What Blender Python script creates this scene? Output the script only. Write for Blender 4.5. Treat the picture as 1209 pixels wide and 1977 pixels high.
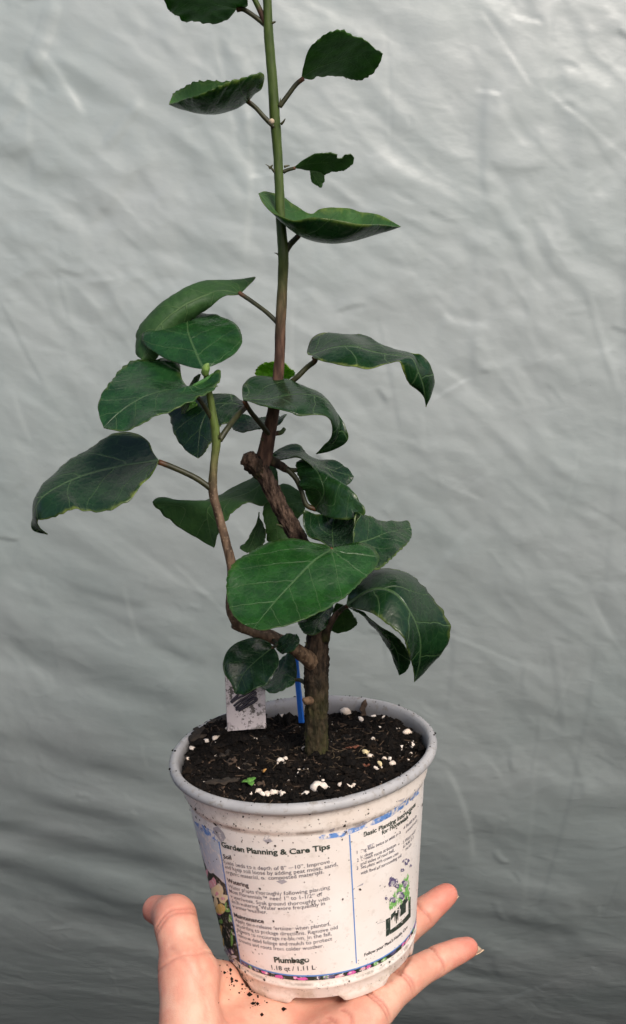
import bpy, bmesh, math, random
import numpy as np
from mathutils import Vector, Matrix, noise

for o in list(bpy.data.objects):
    bpy.data.objects.remove(o)
scene = bpy.context.scene
COL = scene.collection
random.seed(7)
rng = np.random.default_rng(11)

# ------------------------------------------------------------ camera, light
F = 2235.0; CX = 604.5; CY = 988.5          # focal length and centre in photo pixels
PITCH = math.atan(488 / F)
CAMZ = 1.40                                 # camera height (m)
Y0 = 0.529                                  # distance of the pot's axis
SUN_EL, SUN_AZ = math.radians(43), math.radians(26)   # azimuth: right of straight behind the camera
cam_d = bpy.data.cameras.new('camera')
cam_d.sensor_fit = 'VERTICAL'; cam_d.sensor_height = 36.0
cam_d.lens = F / 1977.0 * 36.0
cam_d.clip_start = 0.02; cam_d.clip_end = 100
cam = bpy.data.objects.new('camera', cam_d); COL.objects.link(cam)
cam.location = (0, 0, CAMZ); cam.rotation_euler = (math.pi / 2 - PITCH, 0, 0)
scene.camera = cam
scene.render.resolution_x = 626; scene.render.resolution_y = 1024

world = bpy.data.worlds.new('World'); scene.world = world; world.use_nodes = True
wn = world.node_tree; wn.nodes.clear()
sky = wn.nodes.new('ShaderNodeTexSky'); sky.sky_type = 'NISHITA'; sky.sun_disc = False
sky.sun_elevation = SUN_EL
sky.sun_rotation = math.pi - SUN_AZ
sky.air_density = 0.7; sky.dust_density = 4.0; sky.ozone_density = 0.6; sky.altitude = 0
bg = wn.nodes.new('ShaderNodeBackground'); bg.inputs['Strength'].default_value = 0.115
wo = wn.nodes.new('ShaderNodeOutputWorld')
wn.links.new(sky.outputs[0], bg.inputs[0]); wn.links.new(bg.outputs[0], wo.inputs[0])

sun_d = bpy.data.lights.new('sun', 'SUN'); sun_d.energy = 1.5; sun_d.angle = math.radians(18)
sun_d.color = (1.0, 0.94, 0.86)
sun = bpy.data.objects.new('sun', sun_d); COL.objects.link(sun)
sdir = Vector((math.sin(SUN_AZ) * math.cos(SUN_EL), -math.cos(SUN_AZ) * math.cos(SUN_EL), math.sin(SUN_EL)))
sun.rotation_euler = sdir.to_track_quat('Z', 'Y').to_euler()
sun.location = (0.5, -1, 3)

scene.view_settings.view_transform = 'Standard'; scene.view_settings.look = 'None'
scene.view_settings.gamma = 1.0; scene.view_settings.use_curve_mapping = False
scene.view_settings.exposure = 0.55

# ------------------------------------------------------------ helpers
FW = np.array([0, math.cos(PITCH), -math.sin(PITCH)])
UP = np.array([0, math.sin(PITCH), math.cos(PITCH)])
RT = np.array([1.0, 0, 0])
CAMP = np.array([0, 0, CAMZ])

def ray(x, y):
    return FW + RT * (x - CX) / F + UP * (CY - y) / F
def at(x, y, dy=0.0):
    """photo pixel -> point on the upright plane dy millimetres behind the pot's axis"""
    d = ray(x, y)
    return CAMP + d * ((Y0 + dy * 0.001) / d[1])

def link(name, me, mats=None, parent=None, smooth=True):
    o = bpy.data.objects.new(name, me); COL.objects.link(o)
    if mats is not None:
        for m in (mats if isinstance(mats, (list, tuple)) else [mats]):
            if m.name not in [q.name for q in me.materials if q]:
                me.materials.append(m)
    if parent is not None:
        o.parent = parent
        o.matrix_parent_inverse = Matrix.Identity(4)
    if smooth and len(me.polygons):
        me.polygons.foreach_set('use_smooth', [True] * len(me.polygons))
    return o
def mesh_np(name, v, f):
    me = bpy.data.meshes.new(name)
    me.from_pydata([tuple(map(float, p)) for p in v], [], [tuple(map(int, q)) for q in f]); me.update()
    return me
def tag(o, label=None, cat=None, group=None, kind=None):
    if label: o['label'] = label
    if cat: o['category'] = cat
    if group: o['group'] = group
    if kind: o['kind'] = kind
    return o
def empty(name, loc):
    o = bpy.data.objects.new(name, None); COL.objects.link(o); o.location = loc
    o.empty_display_size = 0.02
    return o

def catmull(P, n, closed=False):
    P = np.asarray(P, float)
    if len(P) == 2:
        t = np.linspace(0, 1, n)[:, None]
        return P[0] * (1 - t) + P[1] * t
    Q = np.vstack([2 * P[0] - P[1], P, 2 * P[-1] - P[-2]])
    seg = []
    m = 14
    for i in range(1, len(Q) - 2):
        p0, p1, p2, p3 = Q[i - 1], Q[i], Q[i + 1], Q[i + 2]
        # centripetal-ish: limit tangents to the chord
        c = np.linalg.norm(p2[:3] - p1[:3])
        t1 = (p2 - p0) / 2; t2 = (p3 - p1) / 2
        for tt in (t1, t2):
            L = np.linalg.norm(tt[:3])
            if L > 1.2 * c and L > 0: tt *= 1.2 * c / L
        for k in range(m):
            t = k / m
            h = (2*t**3 - 3*t*t + 1, t**3 - 2*t*t + t, -2*t**3 + 3*t*t, t**3 - t*t)
            seg.append(h[0]*p1 + h[1]*t1 + h[2]*p2 + h[3]*t2)
    seg.append(Q[-2]); S = np.array(seg)
    d = np.r_[0, np.cumsum(np.linalg.norm(np.diff(S[:, :3], axis=0), axis=1))]
    d = d / max(d[-1], 1e-9)
    u = np.linspace(0, 1, n)
    return np.stack([np.interp(u, d, S[:, k]) for k in range(S.shape[1])], 1)

def vn_table(seed):
    return np.random.default_rng(seed).random((256, 256))
def vnoise(x, y, seed):
    T = vn_table(seed)
    xi = np.floor(x).astype(int); yi = np.floor(y).astype(int)
    fx = x - xi; fy = y - yi
    fx = fx**3 * (fx * (fx * 6 - 15) + 10); fy = fy**3 * (fy * (fy * 6 - 15) + 10)
    a = T[xi & 255, yi & 255]; b = T[(xi + 1) & 255, yi & 255]
    c = T[xi & 255, (yi + 1) & 255]; d = T[(xi + 1) & 255, (yi + 1) & 255]
    return (a * (1 - fx) + b * fx) * (1 - fy) + (c * (1 - fx) + d * fx) * fy

def tube_mesh(name, pts, rad, n=None, sides=10, rough=0.0, freq=300.0, seed=0, cap=True, attr=None, stretch=0.25):
    """tapered tube through pts; rough = relative uneven surface"""
    pts = np.asarray(pts, float); rad = np.asarray(rad, float)
    n = n or max(8, len(pts) * 6)
    S = catmull(np.c_[pts, rad], n)
    C = S[:, :3]; R = S[:, 3]
    T = np.gradient(C, axis=0); T /= np.linalg.norm(T, axis=1)[:, None] + 1e-12
    u = np.cross(T[0], [0.3, 1, 0.2]); u /= np.linalg.norm(u)
    V = []; A = []
    ang = np.arange(sides) / sides * 2 * math.pi
    for i in range(n):
        u = u - T[i] * (u @ T[i]); u /= np.linalg.norm(u)
        w = np.cross(T[i], u)
        for a in ang:
            d = u * math.cos(a) + w * math.sin(a)
            r = R[i]
            if rough:
                q = Vector(C[i] * freq * stretch + d * R[i] * freq + seed * 7.3)
                r *= 1 + rough * (noise.noise(q) + 0.6 * noise.noise(q * 2.3) + 0.35 * noise.noise(q * 4.7))
            V.append(C[i] + d * r); A.append(i / (n - 1))
    Fc = []
    for i in range(n - 1):
        for j in range(sides):
            k = (j + 1) % sides
            Fc.append((i*sides + j, i*sides + k, (i+1)*sides + k, (i+1)*sides + j))
    if cap:
        V.append(C[0] - T[0] * R[0] * 0.3); A.append(0); V.append(C[-1] + T[-1] * R[-1] * 0.45); A.append(1)
        b = len(V) - 2
        for j in range(sides):
            k = (j + 1) % sides
            Fc.append((b, k, j)); Fc.append((b + 1, (n-1)*sides + j, (n-1)*sides + k))
    me = mesh_np(name, V, Fc)
    at_ = me.attributes.new('along', 'FLOAT', 'POINT'); at_.data.foreach_set('value', A)
    return me

# ---- node helper
class NT:
    def __init__(s, name):
        s.m = bpy.data.materials.new(name); s.m.use_nodes = True
        s.t = s.m.node_tree; s.t.nodes.clear()
        s.out = s.t.nodes.new('ShaderNodeOutputMaterial')
        s.b = s.t.nodes.new('ShaderNodeBsdfPrincipled')
        s.t.links.new(s.b.outputs[0], s.out.inputs[0])
    def n(s, typ, **kw):
        x = s.t.nodes.new('ShaderNode' + typ)
        for k, v in kw.items(): setattr(x, k, v)
        return x
    def set(s, sock, v):
        if hasattr(v, 'links') or isinstance(v, bpy.types.NodeSocket): s.t.links.new(v, sock)
        else: sock.default_value = v
    def math(s, op, a, b=0.0, c=None, clamp=False):
        x = s.n('Math', operation=op, use_clamp=clamp)
        s.set(x.inputs[0], a); s.set(x.inputs[1], b)
        if c is not None: s.set(x.inputs[2], c)
        return x.outputs[0]
    def ramp(s, fac, lo, hi, a=0.0, b=1.0, smooth=True):
        x = s.n('MapRange', interpolation_type='SMOOTHSTEP' if smooth else 'LINEAR')
        s.set(x.inputs[0], fac)
        for i, v in enumerate((lo, hi, a, b)): s.set(x.inputs[i + 1], v)
        return x.outputs[0]
    def mix(s, fac, a, b, mode='MIX'):
        x = s.n('Mix', data_type='RGBA', blend_type=mode)
        s.set(x.inputs[0], fac)
        for sock, v in ((x.inputs[6], a), (x.inputs[7], b)):
            if isinstance(v, tuple): v = (*v[:3], 1.0)
            s.set(sock, v)
        return x.outputs[2]
    def noise(s, scale, vec=None, detail=4, rough=0.55, out=0, dist=0.0):
        x = s.n('TexNoise'); x.inputs['Scale'].default_value = scale
        x.inputs['Detail'].default_value = detail; x.inputs['Roughness'].default_value = rough
        x.inputs['Distortion'].default_value = dist
        if vec is not None: s.set(x.inputs['Vector'], vec)
        return x.outputs[out]
    def voro(s, scale, vec=None, feature='F1', rnd=1.0):
        x = s.n('TexVoronoi', feature=feature); x.inputs['Scale'].default_value = scale
        x.inputs['Randomness'].default_value = rnd
        if vec is not None: s.set(x.inputs['Vector'], vec)
        return x.outputs['Distance']
    def obj(s): return s.n('TexCoord').outputs['Object']
    def mapping(s, vec, scale=(1, 1, 1), rot=(0, 0, 0), loc=(0, 0, 0)):
        x = s.n('Mapping'); s.set(x.inputs[0], vec)
        x.inputs['Scale'].default_value = scale; x.inputs['Rotation'].default_value = rot; x.inputs['Location'].default_value = loc
        return x.outputs[0]
    def attr(s, name, out='Fac'): return s.n('Attribute', attribute_name=name).outputs[out]
    def bump(s, h, strength=0.3, dist=0.001, prev=None):
        x = s.n('Bump'); x.inputs['Strength'].default_value = strength; x.inputs['Distance'].default_value = dist
        s.set(x.inputs['Height'], h)
        if prev is not None: s.set(x.inputs['Normal'], prev)
        return x.outputs[0]
    def fin(s, color, rough=0.5, normal=None, spec=0.5, **kw):
        if isinstance(color, tuple): color = (*color[:3], 1.0)
        s.set(s.b.inputs['Base Color'], color); s.set(s.b.inputs['Roughness'], rough)
        s.set(s.b.inputs['Specular IOR Level'], spec)
        if normal is not None: s.set(s.b.inputs['Normal'], normal)
        for k, v in kw.items(): s.set(s.b.inputs[k.replace('_', ' ')], v)
        return s.m
def flat(name, color, rough=0.55, var=0.15, scale=400):
    t = NT(name); n = t.noise(scale, t.obj())
    f = t.ramp(n, 0.3, 0.7, 0, 1)
    c = t.mix(f, tuple(x * (1 - var) for x in color), tuple(min(1, x * (1 + var)) for x in color))
    return t.fin(c, rough)

# ------------------------------------------------------------ materials
def m_tarp():
    t = NT('plastic_sheet'); v = t.obj()
    n1 = t.noise(5, v, 3); n2 = t.noise(60, v, 5, 0.6)
    c = t.mix(t.ramp(n1, 0.35, 0.65), (0.272, 0.316, 0.316), (0.310, 0.346, 0.348))
    c = t.mix(t.ramp(n2, 0.3, 0.75, 0, 0.35), c, (0.278, 0.316, 0.312))
    sp = t.ramp(t.voro(26, v), 0.012, 0.03, 1, 0)
    gate = t.ramp(t.noise(9, v, 1), 0.56, 0.6)
    c = t.mix(t.math('MULTIPLY', t.math('MULTIPLY', sp, gate), 0.75), c, (0.12, 0.11, 0.11))
    # scuffs
    def ridged(scale, mp, det, dist):
        x = t.n('TexNoise', noise_type='RIDGED_MULTIFRACTAL'); x.normalize = True
        t.set(x.inputs['Vector'], mp)
        for k, q in (('Scale', scale), ('Detail', det), ('Roughness', .5), ('Lacunarity', 2.1), ('Distortion', dist)): x.inputs[k].default_value = q
        return x.outputs[0]
    mp = t.mapping(v, (1, 1, 1.7), (0, math.radians(-36), 0))
    mp2 = t.mapping(v, (1, 1, 1.5), (0, math.radians(-22), 0), (3, 1, 2))
    big = ridged(16, mp, 3, .5); small = ridged(46, mp2, 3, .7)
    gate = t.ramp(t.noise(7, v, 2), .38, .62, .25, 1)
    h1 = t.math('ADD', t.math('MULTIPLY', big, .6), t.math('MULTIPLY', t.noise(38, mp, 3, .5), .5))
    nb = t.bump(h1, .22, .005)
    nb = t.bump(t.math('MULTIPLY', small, gate), .18, .0018, nb)
    nb = t.bump(t.noise(260, v, 4, .6), .05, .0006, nb)
    r = t.ramp(n2, 0.3, 0.7, 0.36, 0.46)
    return t.fin(c, r, nb, 0.5)
def m_leaf(name, under):
    t = NT(name)
    uv = t.n('UVMap', uv_map='leaf').outputs[0]
    sep = t.n('SeparateXYZ'); t.set(sep.inputs[0], uv); x, y = sep.outputs[0], sep.outputs[1]
    wob = t.noise(6, uv, 2)
    y = t.math('ADD', y, t.math('MULTIPLY', t.math('SUBTRACT', wob, 0.5), 0.06))
    ax = t.math('ABSOLUTE', x)
    sgn = t.math('SIGN', x)
    w = t.math('SUBTRACT', y, t.math('MULTIPLY', ax, 0.72))
    w = t.math('SUBTRACT', w, t.math('MULTIPLY', t.math('MULTIPLY', ax, ax), 0.5))
    NV = 4.2
    g = t.math('ADD', t.math('MULTIPLY', w, NV), 0.5)
    gs = t.math('ADD', g, t.math('MULTIPLY', t.math('MULTIPLY', sgn, 0.13), t.ramp(w, 0.0, 0.12)))
    d = t.math('DIVIDE', t.math('ABSOLUTE', t.math('SUBTRACT', t.math('FRACT', gs), 0.5)), NV)
    wid = t.math('MULTIPLY', t.ramp(ax, 0.0, 0.55, 1.0, 0.3, False), 0.0068)
    lat = t.ramp(t.math('DIVIDE', d, wid), 0.45, 1.25, 1, 0)
    lat = t.math('MULTIPLY', lat, t.ramp(w, -0.05, -0.02))
    # veins fanning into the basal lobes
    phi = t.math('ARCTAN2', y, ax); rho = t.math('SQRT', t.math('ADD', t.math('MULTIPLY', y, y), t.math('MULTIPLY', ax, ax)))
    lobe = None
    for k in (0.08, -0.55):
        q = t.math('MULTIPLY', t.math('ABSOLUTE', t.math('SUBTRACT', phi, k)), rho)
        q = t.ramp(q, 0.003, 0.0085, 1, 0)
        lobe = q if lobe is None else t.math('MAXIMUM', lobe, q)
    lobe = t.math('MULTIPLY', lobe, t.ramp(w, -0.02, -0.05))
    mw = t.ramp(y, 0.0, 1.0, 0.013, 0.004, False)
    mid = t.ramp(t.math('DIVIDE', ax, mw), 0.5, 1.15, 1, 0)
    hub = t.ramp(rho, 0.0, 0.05, 1, 0)
    vein = t.math('MAXIMUM', t.math('MAXIMUM', mid, hub), t.math('MULTIPLY', t.math('MAXIMUM', lat, lobe), 0.8))
    net = t.voro(17, uv, 'DISTANCE_TO_EDGE', 0.9)
    netm = t.ramp(net, 0.0, 0.05, 1, 0)
    fine = t.voro(48, uv, 'DISTANCE_TO_EDGE', 0.9)
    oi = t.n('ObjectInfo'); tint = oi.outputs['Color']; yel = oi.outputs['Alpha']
    n1 = t.noise(7, uv, 3); n2 = t.noise(42, uv, 4)
    if not under:
        base = t.mix(t.ramp(n1, 0.3, 0.7), (0.0072, 0.029, 0.0105), (0.0125, 0.050, 0.0145))
        vc = (0.095, 0.175, 0.07); vs = 0.55
    else:
        base = t.mix(t.ramp(n1, 0.3, 0.7), (0.036, 0.100, 0.028), (0.052, 0.135, 0.036))
        vc = (0.11, 0.19, 0.07); vs = 0.4
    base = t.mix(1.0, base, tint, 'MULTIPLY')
    base = t.mix(t.ramp(n2, 0.35, 0.75, 0, 0.25), base, (0.020, 0.050, 0.013))
    c = t.mix(t.math('MULTIPLY', netm, 0.13), base, vc)
    c = t.mix(t.math('MULTIPLY', vein, vs), c, vc)
    e = t.attr('edge')
    en = t.math('ADD', e, t.math('MULTIPLY', t.math('SUBTRACT', t.noise(9, uv, 4), 0.5), 0.45))
    c = t.mix(t.math('MULTIPLY', t.ramp(en, 0.90, 1.12), yel), c, (0.30, 0.36, 0.07))
    c = t.mix(t.ramp(e, 0.975, 1.0, 0, 0.22), c, (0.09, 0.17, 0.04))
    # tiny pale specks
    sp = t.ramp(t.voro(24, uv), 0.015, 0.04, 1, 0)
    c = t.mix(t.math('MULTIPLY', sp, 0.35), c, (0.25, 0.27, 0.2))
    h = t.math('MULTIPLY', vein, -1.0 if not under else 1.3)
    h = t.math('ADD', h, t.math('MULTIPLY', t.ramp(net, 0, 0.25), 0.16))
    h = t.math('ADD', h, t.math('MULTIPLY', t.ramp(fine, 0, 0.2), 0.05))
    h = t.math('ADD', h, t.math('MULTIPLY', n2, 0.15))
    nb = t.bump(h, 0.55, 0.0006)
    r = t.ramp(n1, 0.3, 0.7, 0.20, 0.31) if not under else 0.55
    m = t.fin(c, r, nb, 0.5 if not under else 0.35)
    tr = t.n('BsdfTranslucent'); t.set(tr.inputs[0], t.mix(1.0, c, (3.0, 3.2, 1.6), 'MULTIPLY')); t.set(tr.inputs['Normal'], nb)
    mx = t.n('MixShader'); mx.inputs[0].default_value = .30
    t.t.links.new(t.b.outputs[0], mx.inputs[1]); t.t.links.new(tr.outputs[0], mx.inputs[2]); t.t.links.new(mx.outputs[0], t.out.inputs[0])
    return m
def m_bark():
    t = NT('bark'); v = t.obj()
    st = t.mapping(v, (1, 1, 0.28))
    n = t.noise(420, st, 6, 0.65); n2 = t.noise(70, v, 3); a = t.attr('along')
    c = t.mix(t.ramp(n, 0.35, 0.68), (0.008, 0.0055, 0.0035), (0.056, 0.037, 0.024))
    green = t.math('MULTIPLY', t.ramp(n2, 0.4, 0.6, 0.3, 1), t.ramp(a, 0.05, 0.36, 1, 0))
    c = t.mix(t.ramp(a, .55, .8, 0, .5), c, t.mix(t.ramp(n, .4, .62), (0.03, 0.016, 0.011), (0.20, 0.13, 0.095)))
    c = t.mix(t.math('MULTIPLY', green, 0.75), c, (0.050, 0.054, 0.012))
    nb = t.bump(n, 1.0, 0.0022)
    return t.fin(c, 0.8, nb, 0.25)
def m_stem():
    t = NT('stem'); v = t.obj(); a = t.attr('along')
    n = t.noise(380, t.mapping(v, (1, 1, 0.25)), 5, 0.6); n2 = t.noise(60, v, 3)
    br = t.mix(t.ramp(n, 0.35, 0.68), (0.035, 0.016, 0.010), (0.12, 0.065, 0.042))
    gr = t.mix(t.ramp(n, 0.3, 0.7), (0.036, 0.062, 0.012), (0.062, 0.098, 0.020))
    f = t.ramp(t.math('ADD', a, t.math('MULTIPLY', t.math('SUBTRACT', n2, 0.5), 0.16)), 0.26, 0.5)
    c = t.mix(f, br, gr)
    return t.fin(c, t.ramp(f, 0, 1, 0.75, 0.45), t.bump(n, 0.5, 0.0006), 0.35)
def m_branch():
    t = NT('branch_bark'); v = t.obj(); a = t.attr('along')
    n = t.noise(380, t.mapping(v, (1, 1, 0.3)), 5, 0.6)
    sp = t.ramp(t.voro(600, v), 0.15, 0.35, 1, 0)
    br = t.mix(t.ramp(n, 0.35, 0.68), (0.04, 0.024, 0.014), (0.16, 0.105, 0.066))
    br = t.mix(t.math('MULTIPLY', sp, 0.5), br, (0.25, 0.18, 0.12))
    gr = t.mix(t.ramp(n, 0.3, 0.7), (0.055, 0.08, 0.016), (0.10, 0.15, 0.03))
    f = t.ramp(a, 0.66, 0.86)
    return t.fin(t.mix(f, br, gr), 0.6, t.bump(n, 0.6, 0.0006), 0.35)
def m_petiole():
    t = NT('petiole'); v = t.obj(); a = t.attr('along')
    n = t.noise(300, v, 4)
    c = t.mix(t.ramp(n, 0.3, 0.7), (0.018, 0.020, 0.008), (0.034, 0.036, 0.013))
    c = t.mix(t.ramp(a, 0.8, 0.99, 0, 0.7), c, (0.13, 0.045, 0.018))
    return t.fin(c, 0.5, t.bump(n, 0.3, 0.0004), 0.4)
def m_pot():
    t = NT('dirty_white_plastic'); v = t.obj()
    sep = t.n('SeparateXYZ'); t.set(sep.inputs[0], v); z = sep.outputs[2]
    n1 = t.noise(35, v, 4); n2 = t.noise(260, v, 5, 0.65); n3 = t.noise(90, v, 5, 0.7)
    c = t.mix(t.ramp(n1, 0.35, 0.7), (0.76, 0.68, 0.61), (0.83, 0.77, 0.71))
    c = t.mix(t.ramp(n2, 0.48, 0.70, 0, 0.45), c, (0.46, 0.385, 0.31))
    low = t.ramp(z, 0.0, 0.018, 1, 0)
    st = t.math('MULTIPLY', t.ramp(n3, 0.46, 0.62), low)
    c = t.mix(t.math('MULTIPLY', st, 0.5), c, (0.45, 0.37, 0.24))
    # grime in the step under the band and below the lip
    for zz, wd in ((0.0948, 0.0022), (0.1055, 0.002), (0.0125, 0.0012)):
        dz = t.math('ABSOLUTE', t.math('SUBTRACT', z, zz))
        g = t.math('MULTIPLY', t.ramp(dz, 0, wd, 1, 0), t.ramp(n3, 0.42, 0.6))
        c = t.mix(t.math('MULTIPLY', g, 0.6), c, (0.16, 0.12, 0.09))
    sp = t.math('MULTIPLY', t.ramp(t.voro(330, v), 0.10, 0.2, 1, 0), t.ramp(t.noise(45, v, 3), 0.52, 0.6))
    c = t.mix(t.math('MULTIPLY', sp, 0.75), c, (0.06, 0.045, 0.035))
    return t.fin(c, 0.48, t.bump(t.math('ADD', n2, n1), 0.12, 0.0006), 0.4)
def m_rim():
    t = NT('grey_rim_plastic'); v = t.obj()
    n1 = t.noise(40, v, 4); n2 = t.noise(300, v, 5, 0.65)
    c = t.mix(t.ramp(n1, 0.35, 0.7), (0.33, 0.33, 0.338), (0.42, 0.415, 0.415))
    c = t.mix(t.ramp(n2, 0.50, 0.70, 0, 0.65), c, (0.22, 0.19, 0.15))
    sp = t.math('MULTIPLY', t.ramp(t.voro(360, v), 0.10, 0.2, 1, 0), t.ramp(t.noise(45, v, 3), 0.5, 0.58))
    c = t.mix(t.math('MULTIPLY', sp, 0.8), c, (0.05, 0.04, 0.03))
    sep = t.n('SeparateXYZ'); t.set(sep.inputs[0], v)
    rho = t.math('SQRT', t.math('ADD', t.math('MULTIPLY', sep.outputs[0], sep.outputs[0]), t.math('MULTIPLY', sep.outputs[1], sep.outputs[1])))
    stain = t.math('MULTIPLY', t.ramp(rho, .0600, .0612, 1, 0), t.ramp(n1, .2, .6, .55, .95))
    c = t.mix(stain, c, (0.15, 0.145, 0.145))
    return t.fin(c, 0.5, t.bump(n2, 0.1, 0.0005), 0.4)
def m_print(name, color, thin=0.45, scale=420, paper=(0.79, 0.73, 0.68)):
    """printed ink, worn through to the plastic in places"""
    t = NT(name); v = t.obj()
    n = t.noise(scale, v, 5, 0.7)
    w = t.ramp(n, thin, thin + 0.12, 1, 0)
    return t.fin(t.mix(w, color, paper), 0.5)
def m_soil():
    t = NT('soil'); v = t.obj()
    n = t.noise(500, v, 6, 0.7); n2 = t.noise(90, v, 4)
    c = t.mix(t.ramp(n, 0.4, 0.75), (0.0025, 0.0018, 0.0013), (0.015, 0.010, 0.0068))
    c = t.mix(t.ramp(n2, 0.55, 0.7, 0, 0.6), c, (0.034, 0.021, 0.012))
    return t.fin(c, 0.9, t.bump(n, 1.0, 0.002), 0.2)
def m_perl(name, col):
    t = NT(name); v = t.obj(); n = t.noise(1.6, v, 4, .7); oi = t.n('ObjectInfo').outputs['Random']
    c = t.mix(oi, col, tuple(x * y for x, y in zip(col, (.86, .80, .74))))
    c = t.mix(t.ramp(n, .64, .78, 0, .5), c, (.30, .22, .15))
    return t.fin(c, .9, t.bump(n, .25, .06), .2)
def m_skin():
    t = NT('skin'); v = t.obj(); red = t.attr('red'); crease = t.attr('crease')
    n = t.noise(45, v, 4); n2 = t.noise(170, v, 4, 0.6)
    c = t.mix(t.ramp(n, 0.32, 0.68), (0.62, 0.30, 0.21), (0.70, 0.405, 0.295))
    c = t.mix(t.ramp(n2, 0.42, 0.68, 0, 0.5), c, (0.62, 0.27, 0.19))
    c = t.mix(t.math('MULTIPLY', t.ramp(t.math('ADD', red, t.math('MULTIPLY', t.math('SUBTRACT', n2, .5), .5)), 0.12, 1.1, 0, 1, False), 0.9), c, (0.58, 0.17, 0.125))
    c = t.mix(t.math('MULTIPLY', crease, 0.65), c, (0.40, 0.12, 0.085))
    fine = t.voro(900, v, 'DISTANCE_TO_EDGE'); lines = t.noise(220, t.mapping(v, (1, 0.3, 1), (0, 0, 0.8)), 4, 0.6)
    h = t.math('ADD', t.math('MULTIPLY', t.ramp(fine, 0, 0.3), 0.25), lines)
    return t.fin(c, t.ramp(n2, 0.3, 0.7, 0.42, 0.55), t.bump(h, 0.22, 0.0007), 0.4,
                 Subsurface_Weight=0.18, Subsurface_Radius=(0.008, 0.003, 0.0015), Subsurface_Scale=0.6)

M = dict(tarp=m_tarp(), leaf=m_leaf('leaf_upper', False), under=m_leaf('leaf_underside', True), bark=m_bark(), stem=m_stem(),
         branch=m_branch(), petiole=m_petiole(), pot=m_pot(), rim=m_rim(), soil=m_soil(), skin=m_skin(),
         ink=m_print('black_ink', (0.04, 0.04, 0.045), 0.27), grey_ink=m_print('grey_ink', (0.13, 0.125, 0.15), 0.335),
         green_ink=m_print('dark_green_ink', (0.026, 0.042, 0.032), 0.30), blue_ink=m_print('blue_ink', (0.10, 0.24, 0.56), 0.30, 300),
         blue_brush=m_print('blue_brush_ink', (0.13, 0.27, 0.60), 0.42, 260),
         pale_sky=m_print('pale_blue_ink', (0.56, 0.60, 0.66), 0.38, 200), scar=m_print('scraped_label', (0.36, 0.34, 0.37), 0.36, 200),
         p_dark=m_print('print_dark', (0.018, 0.028, 0.02), 0.33), p_green=m_print('print_green', (0.17, 0.42, 0.10), 0.36),
         p_yellow=m_print('print_yellow', (0.72, 0.56, 0.16), 0.34), p_cream=m_print('print_cream', (0.78, 0.70, 0.42), 0.34),
         p_pink=m_print('print_pink', (0.62, 0.10, 0.36), 0.36), p_purple=m_print('print_purple', (0.10, 0.08, 0.17), 0.38),
         p_rose=m_print('print_rose', (0.72, 0.36, 0.42), 0.36),
         white=m_perl('perlite_white', (0.82, 0.74, 0.66)), cream=m_perl('perlite_cream', (0.76, 0.67, 0.42)),
         chip=flat('bark_chip', (0.052, 0.032, 0.020), 0.85, 0.45, 500), redchip=flat('red_bark_chip', (0.15, 0.05, 0.026), 0.85, 0.4, 500),
         litter=flat('leaf_litter', (0.026, 0.018, 0.011), 0.85, 0.6, 300),
         root=flat('fine_root', (0.15, 0.105, 0.06), 0.8, 0.3, 500), blue=flat('blue_plastic', (0.02, 0.16, 0.62), 0.35, 0.08, 200),
         nail=flat('nail', (0.50, 0.36, 0.24), 0.3, 0.1, 200), thumbnail=flat('thumb_nail', (0.50, 0.22, 0.19), 0.3, 0.1, 200),
         bead=flat('fertiliser', (0.55, 0.28, 0.08), 0.4, 0.15, 500), sprout=flat('sprout', (0.10, 0.26, 0.04), 0.5, 0.2, 500),
         cut=flat('cut_wood', (0.42, 0.34, 0.24), 0.8, 0.2, 900), bud=flat('bud_scale', (0.10, 0.058, 0.03), 0.8, 0.4, 700),
         shoot=flat('young_shoot', (0.16, 0.26, 0.06), 0.5, 0.25, 500), thorn=flat('stipule', (0.05, 0.05, 0.02), 0.7, 0.2, 500))

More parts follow.
